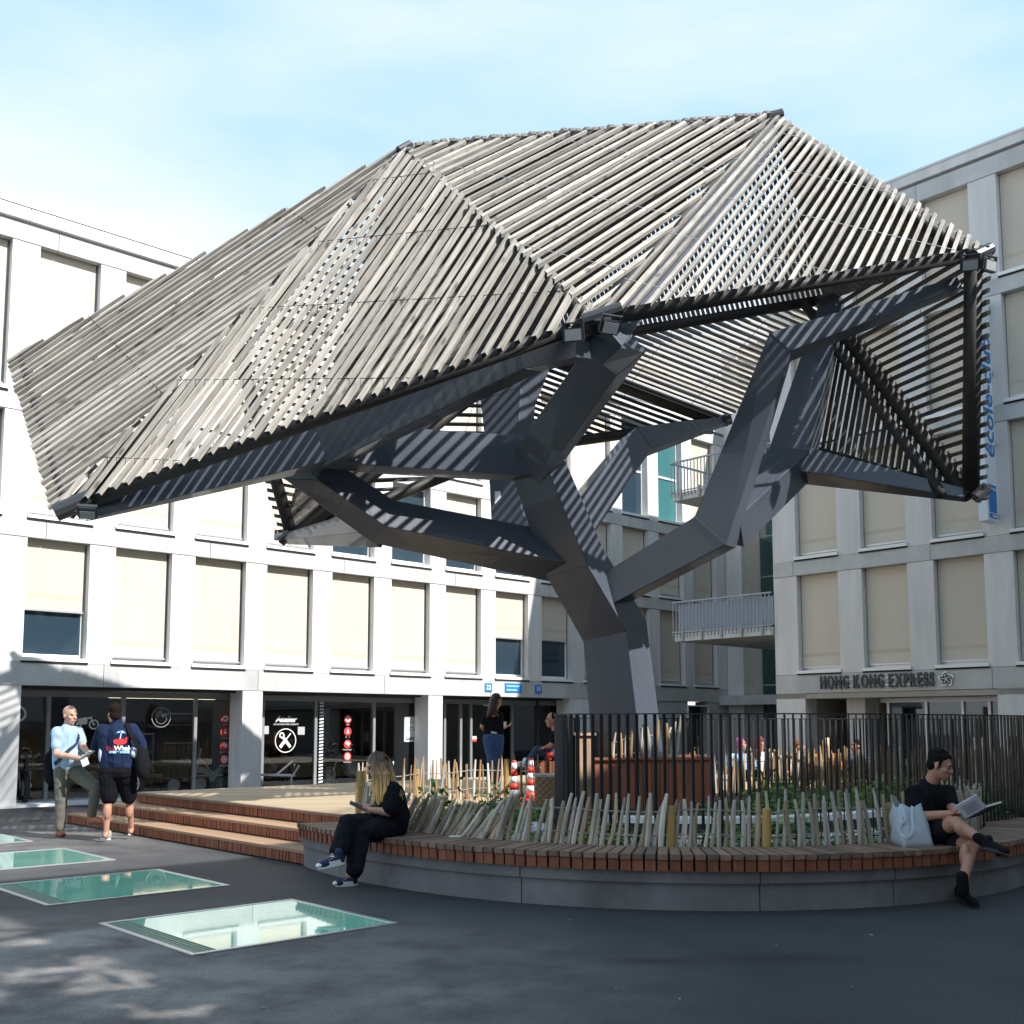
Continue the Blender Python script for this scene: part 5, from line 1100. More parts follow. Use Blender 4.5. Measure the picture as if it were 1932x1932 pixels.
# ---- 3. blonde woman on the bench looking at her phone
def blonde():
    Y = 10.3; A = lambda u, v, y=Y: at(u, v, y)
    t = thing('person', A(747, 1575, 10.4), 'woman with long ombre blonde hair in black on the bench looking at a phone', 'person')
    hd = A(712, 1444, Y); f = V((-.90, -.28, -.42)); b = MB(); R, P = head(b, hd, f, 1.02, V((-.3, -.05, 1)))
    nk = A(729, 1471, Y + .03); shN = A(741, 1490, Y - .13); shF = A(733, 1488, Y + .22)
    b.cap(nk + V((.01, 0, -.03)), hd + V((.02, .01, -.06)), .052, .05)
    eN = A(736, 1532, Y - .20); wN = A(697, 1528, Y - .22); eF = A(722, 1530, Y + .2); wF = A(697, 1522, Y - .02)
    limb2(b, shN, eN, wN, (.052, .043, .028)); limb2(b, shF, eF, wF, (.052, .042, .028)); b.ell(eN.lerp(wN, .28), (.055, .042, .042))
    hand(b, wN, V((-.93, .12, .10)), V((0, .5, .9)), -1, .95, .85); hand(b, wF, V((-.93, -.1, .0)), V((0, -.5, .9)), 1, .95, .85)
    an1, an2 = A(630, 1618, Y - .62), A(660, 1650, Y - .52)
    b.cap(an1, an1 + V((.02, 0, .08)), .036); b.cap(an2, an2 + V((.02, 0, .08)), .036)
    core(b, nk, shN, shF, A(748, 1552, Y + .12), ((A(742, 1556, Y + .02), A(675, 1572, Y - .42), an2), (A(742, 1556, Y + .24), A(655, 1553, Y - .48), an1)), .045)
    melt(b, 'body', M['skin2'], t, .0075, 3); face_bits(P, 1.02, t, M['hairb'])
    s = MB(); pel = A(748, 1552, Y + .12)
    s.cap(shN, shF, .082); s.cap(A(737, 1498, Y + .04), A(745, 1540, Y + .1), .125, .125); s.cap(shN + V((0, .08, -.05)), A(750, 1545, Y - .02), .11, .12); s.cap(shF, A(746, 1545, Y + .24), .10, .115)
    s.cap(shN, shN.lerp(eN, .80), .080, .085); s.cap(shF, shF.lerp(eF, .75), .076, .08); s.ell(A(727, 1512, Y + .04), (.10, .12, .10))
    melt(s, 'shirt', M['black'], t, .0085, 4, rough=.006)
    tr = MB(); kF = A(655, 1553, Y - .48); kN = A(675, 1572, Y - .42); hN, hF = A(744, 1556, Y + .02), A(744, 1556, Y + .24)
    tr.cap(hN, hF, .135); tr.cap(hN, hN + V((.02, .05, .08)), .13)
    tr.cap(hF, kF, .125, .085); tr.cap(kF, an1.lerp(kF, .22) + V((.02, 0, .0)), .082, .085); tr.cap(hN, kN, .13, .088); tr.cap(kN, an2.lerp(kN, .25) + V((.03, 0, 0)), .086, .085)
    tr.cap(kN + V((.03, .0, -.1)), an2 + V((.045, .01, .05)), .08, .082); tr.ell(A(700, 1568, Y - .2), (.22, .10, .10), Matrix.Rotation(.55, 3, 'Z') @ Matrix.Rotation(.2, 3, 'Y'))
    melt(tr, 'trousers', M['navyblack'], t, .009, 3, rough=.008)
    nv = mat('navy_canvas', (.012, .018, .06), .8); lace = M['white']
    for heel, toe, up in ((A(649, 1629, Y - .64), A(600, 1640, Y - .86), V((-.12, 0, 1))), (gnd(666, 1672) + V((.03, .05, 0)), gnd(632, 1672) + V((.0, -.02, 0)), V((0, 0, 1)))):
        o, c = shoe(heel, toe, up, 'shoe', (nv, M['white']), t, sole=.045, hgt=.05)
        lb = MB()
        for k in range(4):
            p = c(.42 + .09 * k, 0, .080 - .009 * k); r = (toe - heel).cross(V((0, 0, 1))).normalized(); lb.bar(p - r * .028, p + r * .028, .010, .008)
        lb.build('laces', lace, t, world=True); q = MB(); q.ell(c(.95, 0, .028), (.03, .035, .022)); q.build('toe_cap', M['white'], t, True, True)
    # hair: locks falling from the crown to the chest and back
    root = MB(); root.ell(P(0, -.018, .042), (.082, .098, .086), R); root.ell(P(0, -.06, -.03), (.076, .06, .10), R); 
    for k in (-1, 1): root.cap(P(.066 * k, .03, .05), P(.078 * k, .0, -.06), .022, .026)
    root.cap(P(0, -.07, -.05), A(737, 1478, Y + .05), .075, .07)
    melt(root, 'hair', M['hairb'], t, .009, 2, rough=.006); cs = []; r_ = random.Random(5)
    crown = P(0, -.03, .125)
    for i in range(150):
        w_ = r_.random(); fr_ = r_.random()
        if fr_ < .5:    # falling in front of the shoulder on the near side
            m1 = P(-.088 + r_.uniform(-.006, .006), .045 - .10 * w_, .03 + .03 * r_.random()); e = A(703 + 32 * w_ + r_.uniform(-2, 2), 1478 + 36 * (1 - abs(w_ - .35)) + r_.uniform(-6, 8), Y - .20 + .03 * r_.random()); m2 = A(702 + 34 * w_, 1462, Y - .145 - .02 * r_.random())
        else:           # down the back
            m1 = P(-.05 + .10 * r_.random(), -.118, .0 + .02 * r_.random()); e = A(744 + 16 * w_ + r_.uniform(-3, 3), 1484 + 24 * w_ + r_.uniform(-8, 6), Y - .19 + .30 * r_.random()); m2 = A(733 + 12 * w_, 1463 + 4 * w_, Y - .12 + .22 * r_.random())
        pts = [crown, crown.lerp(m1, .5) + (crown.lerp(m1, .5) - P(0, 0, .02)).normalized() * .022, m1, m1.lerp(m2, .5) + V((r_.uniform(-.01, .01), -.008, 0)), m2, m2.lerp(e, .55) + V((r_.uniform(-.012, .012), 0, 0)), e]; cs.append(pts)
    strands('hair_lock', t, M['hairb'], cs, .0105)
    ph = MB().obox(A(672, 1519, Y - .26), V((-.058, .0, .026)), V((.0, .032, .011)), V((.0022, 0, .004))); tag(ph.build('phone', M['dark']), 'black phone held by the blonde woman on the bench', 'phone')
def ombre():
    m = bpy.data.materials.new('ombre_hair'); m.use_nodes = True; n, l, b = nodes(m); g = n.new('ShaderNodeNewGeometry'); sp_ = n.new('ShaderNodeSeparateXYZ'); l.new(g.outputs['Position'], sp_.inputs[0])
    nz_ = n.new('ShaderNodeTexNoise'); nz_.inputs['Scale'].default_value = 26; mp_ = n.new('ShaderNodeMapping'); mp_.inputs['Scale'].default_value = (1.5, 1.5, .25); l.new(g.outputs['Position'], mp_.inputs[0]); l.new(mp_.outputs[0], nz_.inputs['Vector'])
    ad = n.new('ShaderNodeMath'); ad.operation = 'MULTIPLY_ADD'; ad.inputs[1].default_value = .42; l.new(nz_.outputs[0], ad.inputs[0]); l.new(sp_.outputs[2], ad.inputs[2])
    mr_ = n.new('ShaderNodeMapRange'); mr_.inputs[1].default_value = 1.42; mr_.inputs[2].default_value = 1.06; l.new(ad.outputs[0], mr_.inputs[0]); rp_ = n.new('ShaderNodeValToRGB'); e = rp_.color_ramp.elements; e[0].color = (.06, .035, .022, 1); e[1].color = (.86, .55, .22, 1); x = e.new(.42); x.color = (.30, .165, .07, 1); l.new(mr_.outputs[0], rp_.inputs[0]); l.new(rp_.outputs[0], b.inputs['Base Color']); b.inputs['Roughness'].default_value = .45; return m
M['hairb'] = ombre(); blonde()
# ---- 4. man reading on the bench
def reader():
    Y = 9.7; A = lambda u, v, y=Y: at(u, v, y)
    t = thing('person', A(1752, 1588, 9.8), 'dark haired man in black t-shirt and shorts reading on the bench, legs crossed', 'person')
    hd = A(1773, 1443, Y - .05); f = V((.80, -.52, -.34)); b = MB(); R, P = head(b, hd, f, 1.04, V((.2, -.1, 1)))
    nk = A(1757, 1476, Y + .02); shN = A(1724, 1497, Y - .08); shF = A(1788, 1496, Y + .14)
    b.cap(nk + V((-.02, .02, -.05)), hd + V((-.02, .02, -.05)), .064, .06)
    eN = A(1731, 1541, Y - .18); wN = A(1790, 1536, Y - .34); eF = A(1796, 1524, Y - .05); wF = A(1803, 1535, Y - .28)
    limb2(b, shN, eN, wN, (.058, .048, .034)); limb2(b, shF, eF, wF, (.058, .048, .034)); b.ell(eN.lerp(wN, .25), (.06, .05, .046))
    hand(b, wN, V((.93, -.15, .02)), V((0, .3, 1)), -1, 1.0, .8); hand(b, wF, V((.7, -.4, .12)), V((0, -.2, 1)), 1, 1.0, .8)
    kC = A(1803, 1553, Y - .42); aC = A(1853, 1586, Y - .66); kS = A(1833, 1597, Y - .48); aS = A(1816, 1668, Y - .72)
    hN, hF = A(1750, 1574, Y - .02), A(1762, 1574, Y + .18)
    b.cap(hN, kC, .09, .060); b.cap(hF, kS, .09, .062); b.cap(kC, aC, .058, .036); b.ell(kC.lerp(aC, .32) + V((0, 0, -.02)), (.10, .055, .058), Matrix.Rotation(.55, 3, 'Y'))
    b.cap(kS, aS, .056, .037); b.ell(kS.lerp(aS, .3) + V((-.022, .015, 0)), (.05, .054, .12)); b.ell(kC, (.066, .06, .06)); b.ell(kS, (.062, .06, .065))
    hN2 = A(1840, 1567, Y - .62)      # the left forearm rests towards the shin, the hand on the ankle
    core(b, nk, shN, shF, A(1756, 1574, Y + .08), ((hN, hN.lerp(kC, .5), kC), (hF, hF.lerp(kS, .5), kS)))
    melt(b, 'body', M['skin'], t, .0075, 3); face_bits(P, 1.04, t, M['hairk'])
    hair_cap(P, R, 1.04, t, M['hairk'], top=.004)
    s = MB(); s.cap(shN, shF, .078); s.cap(A(1752, 1500, Y + .05), A(1752, 1562, Y + .1), .14, .13); s.cap(shN + V((.05, .03, -.06)), A(1744, 1560, Y - .02), .12, .125); s.cap(shF + V((-.05, 0, -.06)), A(1768, 1560, Y + .16), .12, .12)
    s.cap(shN, shN.lerp(eN, .74), .076, .072); s.cap(shF, shF.lerp(eF, .78), .074, .070); s.cap(nk + V((-.02, .02, -.05)), nk + V((-.016, .016, -.02)), .085, .078)
    melt(s, 'shirt', M['black'], t, .0085, 4, rough=.005)
    sh = MB(); sh.cap(hN, hF, .135); sh.cap(hN, hN.lerp(kC, .58), .125, .105); sh.cap(hF, hF.lerp(kS, .68), .12, .105); melt(sh, 'shorts', mat('dark_navy_shorts', (.010, .012, .020), .9, spec=.15, bump=.4, bscale=16), t, .0085, 3, rough=.006)
    MB().cap(aS + V((0, 0, .06)), aS + V((0, 0, -.06)), .047, .05).build('sock', M['black'], t, True, True); so = MB(); so.cap(aC + V((-.03, .01, .02)), aC + V((.05, -.02, -.03)), .045, .048); so.build('sock', M['black'], t, True, True)
    kn = mat('black_knit_shoe', (.009, .009, .010), .9, spec=.15)
    h = gnd(1799, 1693); toe = h + V((.20, -.22, 0)); shoe(h + V((-.0, .04, .05)), gnd(1846, 1716), V((0, -.12, 1)), 'shoe', (kn, M['rubber']), t, hgt=.07)
    shoe(A(1852, 1602, Y - .70), A(1903, 1614, Y - .92), V((.35, 0, 1)), 'shoe', (kn, M['rubber']), t, hgt=.03)
    # open book
    bk = thing('book', A(1830, 1530, Y - .42), 'open paperback with dark cover held by the reading man', 'book'); c = A(1829, 1540, Y - .42); sp_ = V((.10, -.07, .075)).normalized()
    l_ = V((-.55, -.25, .60)).normalized(); r_ = V((.85, .1, .22)).normalized()
    pg = MB()
    for k in range(3): pg.obox(c + l_ * .075 + sp_ * .06 + V((0, 0, .003 * k)), l_ * .075, sp_ * .10, l_.cross(sp_).normalized() * .0035)
    pg.build('page', mat('page', (.62, .64, .74), .8), bk, world=True)
    cv = MB().obox(c + r_ * .075 + sp_ * .06 - V((0, 0, .008)), r_ * .077, sp_ * .103, r_.cross(sp_).normalized() * .003); cv.build('cover', M['dark'], bk, world=True)
    MB().obox(c + r_ * .075 + sp_ * .06 + V((0, 0, .006)), r_ * .073, sp_ * .098, r_.cross(sp_).normalized() * .008).build('page', mat('page_edge', (.5, .49, .42), .8), bk, world=True)
    q = MB(); nn = l_.cross(sp_).normalized(); nn = nn if nn.y < 0 else -nn
    for k in range(9): q.obox(c + l_ * (.03 + .011 * k) + sp_ * .06 + nn * .0075, l_ * .0012, sp_ * random.uniform(.05, .075), nn * .0006)
    q.build('print', M['frame'], bk, world=True)
    # tote bag
    tb_ = thing('tote_bag', A(1722, 1598, 9.55), 'pale grey canvas tote bag standing on the bench beside the reading man', 'bag'); cl = mat('grey_canvas', (.45, .50, .56), .75, bump=.35, bscale=9)
    bt = [A(1678, 1588, 9.62), A(1706, 1600, 9.30), A(1765, 1601, 9.38), A(1738, 1590, 9.75)]; tp = [A(1681, 1515, 9.62), A(1694, 1521, 9.42), A(1738, 1519, 9.45), A(1714, 1514, 9.70)]
    m = MB(); n = 7; vs = []
    for j in range(n):
        tj = j / (n - 1); ring = []
        for k in range(4):
            a, bb = bt[k].lerp(tp[k], tj), bt[(k + 1) % 4].lerp(tp[(k + 1) % 4], tj)
            for i in range(6):
                p = a.lerp(bb, i / 6); cen = sum(bt, V()) / 4; cen = cen.lerp(sum(tp, V()) / 4, tj); o = (p - cen); o.z = 0; p = p + o * (.10 * sin(pi * tj) * sin(pi * i / 6)) + V((1, 1, 0)) * .035 * noise.noise(p * 8) * (1 if 0 < tj else 0) + V((0, 0, .02 * sin(i * 1.1 + k) * tj)); ring.append(p)
        vs += ring
    m.add(vs, [(j * 24 + i, j * 24 + (i + 1) % 24, (j + 1) * 24 + (i + 1) % 24, (j + 1) * 24 + i) for j in range(n - 1) for i in range(24)] + [tuple(range(23, -1, -1))]); m.build('bag_body', cl, tb_, True, True)
    for pts in ([A(1699, 1520, 9.41), A(1702, 1545, 9.36), A(1697, 1566, 9.33), A(1703, 1578, 9.30), A(1716, 1577, 9.30), A(1722, 1562, 9.33), A(1720, 1540, 9.38), A(1721, 1521, 9.43)], [A(1701, 1522, 9.40), A(1708, 1545, 9.35), A(1699, 1556, 9.33), A(1695, 1570, 9.31)]):
        mm = MB(); pp = smooth_line(pts, 4)
        for p, q in zip(pp[:-1], pp[1:]): mm.bar(p, q, .022, .006, V((0.2, -1, .1)))
        mm.build('handle', mat('canvas_strap', (.55, .60, .66), .7), tb_, world=True)
M['hairk'] = mat('near_black_hair', (.010, .008, .007), .85, spec=.15, nscale=70, namt=.4); reader()
# ---- 5. woman standing on the deck
def stander():
    Y = 19.2; A = lambda u, v, y=Y: at(u, v, y)
    t = thing('person', A(930, 1478), 'long haired woman in black top and blue jeans standing on the deck holding a cup', 'person')
    hd = A(937, 1321); b = MB(); R, P = head(b, hd, V((.72, .68, -.08)), 1.04); nk = A(933, 1338); shL = A(919, 1350); shR = A(942, 1351)
    b.cap(nk + V((0, 0, -.08)), hd + V((0, 0, -.05)), .056, .052); eL, wL = A(910, 1371), A(914, 1377, Y + .25); eR, wR = A(940, 1373, Y - .05), A(953, 1371, Y + .1)
    limb2(b, shL, eL, wL, (.06, .048, .034)); limb2(b, shR, eR, wR, (.06, .05, .034)); hand(b, wR, V((.9, .2, .2)), V((0, 0, 1)), -1, 1, .8); hand(b, wL, V((.8, .5, 0)), V((0, 0, 1)), 1, 1, .7)
    b.ell(A(930, 1347, Y - .06), (.09, .08, .07))
    core(b, nk, shL, shR, A(931, 1390), ((A(925, 1397), A(928, 1432, Y - .1), A(925, 1473)), (A(938, 1397), A(938, 1432, Y + .05), A(935, 1472, Y + .1))))
    melt(b, 'body', M['skin'], t, .011, 3)
    h = MB(); h.ell(P(0, -.02, .04), (.088, .102, .09), R); h.cap(P(-.01, -.05, -.02), A(926, 1345, Y - .1), .085, .07); h.cap(A(926, 1345, Y - .1), A(919, 1352, Y - .13), .065, .03); h.cap(A(930, 1338, Y - .08), A(938, 1350, Y - .12), .07, .03); melt(h, 'hair', mat('dark_auburn_hair', (.035, .015, .010), .5, nscale=50, namt=.5), t, .012, 2, rough=.006)
    s = MB(); s.cap(shL, shR, .085); s.cap(shL + V((.04, 0, -.08)), A(924, 1384), .10, .115); s.cap(shR + V((-.02, 0, -.08)), A(938, 1384), .11, .115); s.cap(shL, shL.lerp(eL, .6), .08, .075); s.cap(shR, shR.lerp(eR, .6), .08, .075); s.cap(A(931, 1360), A(932, 1384), .13, .125); melt(s, 'shirt', M['black'], t, .011, 3)
    j = MB(); j.cap(A(925, 1392), A(937, 1392), .135); limb2(j, A(924, 1398), A(928, 1432, Y - .1), A(925, 1473), (.13, .09, .075)); limb2(j, A(938, 1398), A(938, 1432, Y + .05), A(935, 1472, Y + .1), (.13, .09, .075)); melt(j, 'jeans', mat('blue_denim', (.028, .075, .20), .85, nscale=5, namt=.3, bump=.3, bscale=15), t, .011, 3)
    MB().cap(A(928, 1382, Y - .125), A(936, 1383, Y - .13), .02).build('belt', M['stake'], t, True, True)
    for u in (924, 935): p = A(u, 1478, Y - .02 if u < 930 else Y + .1); p.z = .465; shoe(p, p + V((.06, .23, 0)), V((0, 0, 1)), 'shoe', (M['white'], M['white']), t, vox=.011)
    c = MB().rev(A(951, 1372, Y), (0, 0, 1), [(0, .035), (.1, .045)], 12); tag(c.build('cup', M['white']), 'white paper cup in the hand of the woman in jeans', 'cup')
stander()
# ---- 6. woman sitting behind the left end of the railing
def sitter():
    Y = 17.0; A = lambda u, v, y=Y: at(u, v, y); t = thing('person', A(1050, 1434), 'dark haired woman in jeans sitting half hidden behind the railing end', 'person')
    hd = A(1042, 1358); b = MB(); R, P = head(b, hd, V((-.97, -.2, -.02)), 1.0); nk = A(1048, 1376); sh1, sh2 = A(1048, 1388, Y - .15), A(1052, 1388, Y + .15)
    b.cap(nk + V((0, 0, -.05)), hd + V((.01, 0, -.05)), .05, .05); e1, w1 = A(1040, 1407, Y - .2), A(1030, 1410, Y - .2); limb2(b, sh1, e1, w1, (.055, .045, .032)); limb2(b, sh2, A(1044, 1407, Y + .2), A(1030, 1411, Y + .1), (.055, .045, .032)); hand(b, w1, V((-1, 0, -.2)), V((0, 0, -1)), -1); core(b, nk, sh1, sh2, A(1052, 1424), ((A(1050, 1425, Y - .1), A(1014, 1416, Y - .15), A(994, 1442, Y - .15)), (A(1050, 1426, Y + .1), A(1020, 1420, Y + .15), A(1010, 1450, Y + .15)))); melt(b, 'body', M['skin'], t, .012, 3); face_bits(P, 1, t, M['eye'])
    h = MB(); h.ell(P(0, -.03, .035), (.084, .095, .09), R); h.cap(P(0, -.06, 0), A(1050, 1392, Y), .075, .05); melt(h, 'hair', M['hairk'], t, .012, 2)
    s = MB(); s.cap(sh1, sh2, .08); s.cap(A(1050, 1390), A(1054, 1425), .12, .13); s.cap(sh1, sh1.lerp(e1, .5), .075); melt(s, 'shirt', M['black'], t, .012, 3)
    j = MB(); j.cap(A(1052, 1426, Y - .1), A(1052, 1426, Y + .1), .13); limb2(j, A(1050, 1425, Y - .1), A(1014, 1416, Y - .15), A(994, 1442, Y - .15), (.12, .08, .06)); limb2(j, A(1050, 1426, Y + .1), A(1020, 1420, Y + .15), A(1010, 1450, Y + .15), (.12, .08, .06)); melt(j, 'jeans', mat('dark_denim', (.02, .04, .09), .85), t, .012, 3)
    p = A(994, 1447, Y - .15); shoe(p, p + V((-.22, -.05, .02)), V((0, 0, 1)), 'shoe', (M['white'], M['white']), t, vox=.012); p = A(1008, 1455, Y + .15); shoe(p, p + V((-.22, -.02, .0)), V((0, 0, 1)), 'shoe', (M['dark'], M['white']), t, vox=.012)
    q = thing('block_stool', V((at(1046, 1434, Y).x, Y, .46)), 'reddish block seat under the woman behind the railing end', 'seat')
    z = at(1046, 1434, Y).z - .46
    for k in range(9): MB().box(-.30 + k * .067, -.24 + k * .067, -.3, .3, 0, z - .01).build('block', M['redwood'], q)
    c = MB().rev(A(1037, 1433, Y - .25), (0, 0, 1), [(0, .035), (.11, .05)], 12); tag(c.build('cup', M['orange']), 'red cup on the block seat beside the railing', 'cup')
sitter()
# ---- people sitting behind the back fence: head, shoulders and lap
def far(u, v, Y, lab, hair, top, fdir=(.5, -.8, 0), long=False, skin='skin', pattern=None):
    A = lambda du, dv, y=Y: at(u + du, v + dv, y); t = thing('person', V((A(0, 0).x, Y, .46)), lab, 'person'); hd = A(0, 0); b = MB(); R, P = head(b, hd, V(fdir), 1.02); b.cap(hd + V((0, .02, -.17)), hd + V((0, 0, -.05)), .056, .052)
    sa, sb_ = hd + V((-.19, .03, -.26)), hd + V((.19, .03, -.26)); ea, eb = sa + V((-.06, 0, -.27)), sb_ + V((.06, 0, -.27)); limb2(b, sa, ea, ea + V((.12, -.2, 0)), (.055, .045, .032)); limb2(b, sb_, eb, eb + V((-.12, -.2, 0)), (.055, .045, .032))
    hand(b, ea + V((.12, -.2, 0)), V((.5, -.8, 0)), V((0, 0, -1)), 1); hand(b, eb + V((-.12, -.2, 0)), V((-.5, -.8, 0)), V((0, 0, -1)), -1)
    core(b, hd + V((0, .03, -.2)), sa, sb_, V((hd.x, Y + .06, max(.60, hd.z - .70))))
    melt(b, 'body', M[skin], t, .014, 2); face_bits(P, 1.02, t, hair)
    h = MB(); h.ell(P(0, -.022, .042), (.085, .10, .088), R)
    if long: h.cap(P(0, -.05, 0), P(.02, -.07, -.24), .085, .07)
    else: h.ell(P(0, -.05, -.01), (.075, .06, .07), R)
    melt(h, 'hair', hair, t, .014, 2, rough=.006)
    s = MB(); s.cap(sa, sb_, .085); pz = max(.60, hd.z - .70); s.cap(hd + V((0, .05, -.30)), V((hd.x, Y + .08, pz)), .14, .14); s.cap(sa, sa.lerp(ea, .55), .08, .075); s.cap(sb_, sb_.lerp(eb, .55), .08, .075); melt(s, 'shirt', top, t, .014, 3)
    l_ = MB(); c = V((hd.x, Y + .06, pz - .03)); l_.cap(c + V((-.1, 0, 0)), c + V((.1, 0, 0)), .12); limb2(l_, c + V((-.1, 0, 0)), c + V((-.12, -.42, .05)), c + V((-.12, -.45, -.12)), (.1, .07, .06)); limb2(l_, c + V((.1, 0, 0)), c + V((.12, -.42, .05)), c + V((.12, -.45, -.12)), (.1, .07, .06)); melt(l_, 'trousers', M['navyblack'], t, .016, 2)
cm = lambda n, c: mat(n, c, .8)
far(1397, 1404, 20.4, 'person with pink hair in pale blue top, seated beyond the back fence', cm('pink_hair', (.45, .05, .30)), mat('pale_blue_top', (.28, .45, .70), .8, nscale=14, namt=.5), (.9, -.2, 0))
far(1434, 1401, 20.5, 'person with long auburn hair in white top, seated beyond the back fence', cm('auburn', (.09, .02, .018)), cm('white_top', (.75, .74, .72)), (.9, .35, 0), True)
far(1507, 1408, 20.7, 'person with short brown hair in black top, seated beyond the back fence', cm('brown_hair', (.16, .06, .025)), cm('black_top', (.012, .012, .014)), (.9, -.4, 0))
far(1560, 1404, 20.8, 'person with blonde hair in orange top, seated beyond the back fence', cm('blond', (.72, .50, .26)), cm('orange_top', (.75, .20, .03)), (.2, .95, 0), True)
far(1614, 1407, 21.0, 'person in dark blue clothes with dark hair, seated beyond the back fence', M['hairk'], cm('slate_top', (.03, .05, .08)), (-.8, -.5, 0))
far(1912, 1400, 20.2, 'person with long brown hair in white top, rightmost beyond the back fence', cm('long_brown', (.07, .028, .016)), cm('white_top_2', (.72, .70, .68)), (.1, .99, 0), True)
# ------------------------------------------------------------------ motorbikes and trailer behind the shop windows
def motorbike(s, y, rot, label, accent, fair, cases=False, white=False):
    """front wheel towards local +x"""
    p = P0 + dL * s - nL * y; p.z = .012
    t = thing('motorbike', p, label, 'motorbike', 'motorbikes in the shop window', radians(90) - AZL + rot)
    for x, r, wd in ((.74, .315, .055), (-.70, .31, .075)):
        w_ = thing('wheel', (x, 0, r), None, None); w_.parent = t
        n = 28; mb = MB(); vs = []
        for i in range(n):
            a = 2 * pi * i / n
            for k in range(8): b = 2 * pi * k / 8; q = r - .055 + .055 * cos(b); vs.append((q * cos(a), wd * sin(b), q * sin(a)))
        mb.add(vs, [(i * 8 + k, i * 8 + (k + 1) % 8, ((i + 1) % n) * 8 + (k + 1) % 8, ((i + 1) % n) * 8 + k) for i in range(n) for k in range(8)]); mb.build('tyre', M['rubber'], w_, True)
        rm = MB(); rm.rev((0, -.03, 0), (0, 1, 0), [(0, .04), (.06, .04)], 12)
        for k in range(10): a = k * pi / 5; rm.bar((0, 0, 0), V((cos(a), 0, sin(a))) * (r - .10), .018, .022, V((0, 1, 0)))
        for i in range(n): a, b = 2 * pi * i / n, 2 * pi * (i + 1) / n; rm.bar(V((cos(a), 0, sin(a))) * (r - .105), V((cos(b), 0, sin(b))) * (r - .105), .05, .02, V((0, 1, 0)))
        rm.build('rim', M['alu'], w_); MB().rev((0, .05, 0), (0, 1, 0), [(0, .13), (.006, .13)], 20).rev((0, -.056, 0), (0, 1, 0), [(0, .13), (.006, .13)], 20).build('brake_disc', M['alu'], w_)
    for k in (-1, 1): MB().tube((.74, .09 * k, .31), (.48, .09 * k, .92), .028, .024, 10).build('fork', M['chrome'], t, True)
    dk = M['dark']
    b = MB(); b.ell((.02, 0, .42), (.26, .17, .19)); b.ell((.16, 0, .55), (.17, .15, .16)); b.cap((-.1, 0, .35), (-.35, 0, .38), .1, .06); b.cap((-.1, .07, .34), (-.70, .10, .31), .03, .03); b.cap((-.1, -.07, .34), (-.70, -.10, .31), .03, .03); melt(b, 'engine', mat('engine_grey', (.30, .30, .31), .4, metal=.4), t, .016, 2, world=False)
    b = MB(); b.ell((.12, 0, .84), (.28, .14, .13)); b.cap((.32, 0, .82), (.5, 0, .74), .11, .09); melt(b, 'tank', fair, t, .014, 3, world=False)
    b = MB(); b.cap((-.12, 0, .80), (-.55, 0, .86), .10, .085); b.ell((-.35, 0, .84), (.32, .13, .06)); melt(b, 'seat', M['black'], t, .014, 3, world=False)
    b = MB(); b.cap((-.5, 0, .80), (-.88, 0, .92), .08, .05); melt(b, 'tail', fair, t, .014, 3, world=False)
    b = MB(); b.ell((.56, 0, .90), (.15, .15, .17)); b.cap((.66, 0, .82), (.80, 0, .70), .07, .03); b.ell((.44, .14, .72), (.18, .05, .15)); b.ell((.44, -.14, .72), (.18, .05, .15)); melt(b, 'fairing', fair, t, .014, 3, world=False)
    MB().add([(.62, -.13, 1.0), (.62, .13, 1.0), (.46, .11, 1.28), (.46, -.11, 1.28)], [(0, 1, 2, 3)]).build('windscreen', M['shopglass'], t)
    q = MB()
    for k in (-1, 1): q.ell((.69, .06 * k, .90), (.02, .05, .03))
    q.build('headlight', M['white'], t, True)
    for k in (-1, 1):
        q = MB().obox(V((.45, .16 * k, .74)), V((.14, 0, .03)), V((0, .006, 0)), V((-.02, 0, .035))); q.v = [(a, b_ + .035 * k, c) for a, b_, c in q.v]; q.build('accent_panel', accent, t)
    hb = MB(); hb.path([V((.36, -.40, 1.02)), V((.42, -.2, 1.04)), V((.45, 0, 1.0)), V((.42, .2, 1.04)), V((.36, .40, 1.02))], .014, 8); hb.build('handlebar', dk, t)
    for k in (-1, 1): MB().tube((.42, .24 * k, 1.04), (.46, .30 * k, 1.2), .007).ell((.46, .33 * k, 1.22), (.02, .07, .045)).build('mirror', dk, t, True)
    MB().cap((.55, 0, .60), (.95, 0, .60), .05, .02).ell((.74, 0, .64), (.26, .07, .03)).build('mudguard', fair, t, True)
    MB().tube((-.2, -.16, .36), (-.78, -.20, .52), .045, .06, 12).build('exhaust', M['chrome'], t, True)
    if cases:
        for k in (-1, 1): MB().box(-.75, -.3, .17 * k - .1, .17 * k + .1, .5, .82).build('pannier', dk, t)
        MB().box(-.85, -.55, -.2, .2, .95, 1.2).build('top_case', dk, t)
    MB().tube((-.05, .12, .3), (-.12, .28, .0), .012).build('side_stand', dk, t)
    return t
M['bikeblack'] = mat('gloss_black', (.035, .036, .042), .22, coat=.6)
bk1 = motorbike(.50, 1.40, radians(-100), 'tall touring motorbike facing the square beside the leftmost column', mat('blue_white_panel', (.12, .16, .6), .3), M['bikeblack'], True)
bk2 = motorbike(1.95, 1.25, radians(-50), 'black and white motorbike behind the bald man in the shop window', M['white'], M['bikeblack'], False, True)
motorbike(8.1, 1.02, radians(186), 'black sport motorbike with orange mark behind the right shop window', M['orange'], M['bikeblack'])
motorbike(6.6, 2.4, radians(95), 'dark motorbike deep inside the workshop door', M['dark'], M['bikeblack'])
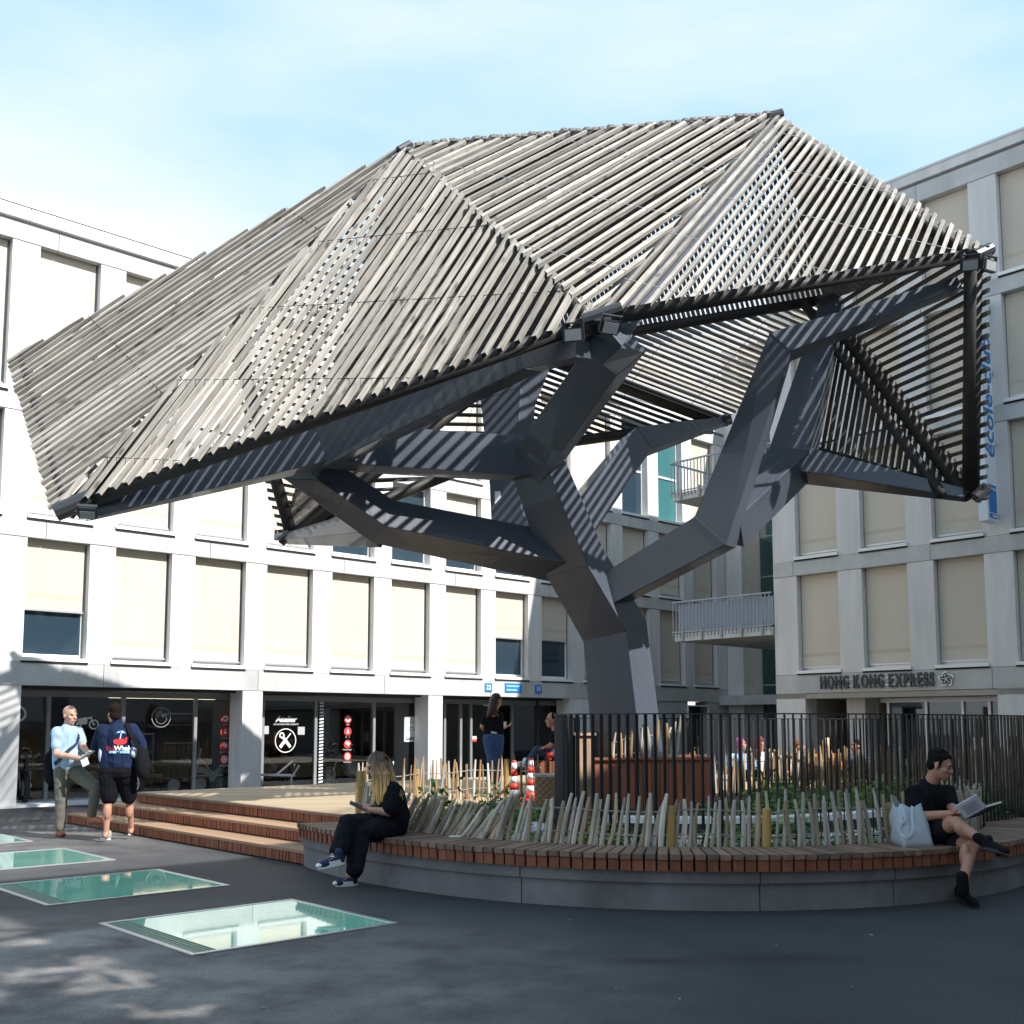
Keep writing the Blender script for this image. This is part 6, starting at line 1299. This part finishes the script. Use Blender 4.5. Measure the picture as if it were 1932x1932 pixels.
def trailer():
    p = P0 + dL * 3.75 - nL * 1.25; p.z = .012; t = thing('bike_trailer', p, 'small motorbike trailer with a dark upright tailboard inside the shop', 'trailer', None, radians(90) - AZL)
    MB().box(-.55, .5, -.5, .5, .38, .44).build('bed', M['frame'], t)
    for k in range(5): MB().box(-.62 + k * .14, -.50 + k * .14, -.56, -.52, .40, 1.05).build('board', M['dark'], t)
    fr = MB(); fr.bar((.12, -.54, .42), (.22, -.54, 1.0), .03, .03).bar((.12, -.54, .42), (.75, -.54, .42), .03, .03).bar((.2, -.54, .8), (.55, -.54, .42), .03, .03); fr.build('frame', M['alu'], t)
    for x in (-.35, .85, .25):
        w_ = thing('wheel', (x, -.42, .24), None, None); w_.parent = t; mb = MB().rev((0, -.07, 0), (0, 1, 0), [(0, .19), (.02, .24), (.12, .24), (.14, .19)], 24); mb.build('tyre', M['rubber'], w_, True); MB().rev((0, -.085, 0), (0, 1, 0), [(0, .13), (.02, .15)], 18).build('rim', M['alu'], w_)
        if x > 0:
            q = MB()
            for i in range(8): a, b = radians(10 + i * 20), radians(30 + i * 20); q.bar((x + .29 * cos(a), -.42, .24 + .29 * sin(a)), (x + .29 * cos(b), -.42, .24 + .29 * sin(b)), .16, .012, V((0, 1, 0)))
            q.build('mudguard', M['alu'], t)
    # the drawbar comes out past the column
    q = MB(); q.bar((1.1, -.5, .42), (2.05, -1.35, .40), .06, .05).bar((1.75, -1.1, .42), (2.0, -1.35, .72), .05, .04).bar((2.0, -1.35, .40), (2.12, -1.42, .62), .04, .04).tube((2.0, -1.3, .4), (2.0, -1.3, .05), .025).build('drawbar', M['alu'], t)
    MB().cap((2.0, -1.3, .06), (2.0, -1.26, .06), .05).build('jockey_wheel', M['rubber'], t, True)
trailer()
nt_ = MB().obox(P0 + dL * 1.05 - nL * .75 + V((0, 0, 1.02)), dL * .11, nL * .004, V((0, 0, .15))); tag(nt_.build('price_card', M['paper']), 'white price card hanging behind the glass by the touring motorbike', 'card')
for sg in (-1, 1): text('1200', .085, M['white'], bk1, Matrix.Translation((.60, .19 * sg, .90)) @ Matrix.Rotation(radians(90), 4, 'Z') @ UPR @ Matrix.Rotation(radians(25 * sg), 4, 'Z'), 'lettering', ext=.002, off=.002)
bpy.data.batch_remove(TRASH); bpy.data.scenes.remove(TS)
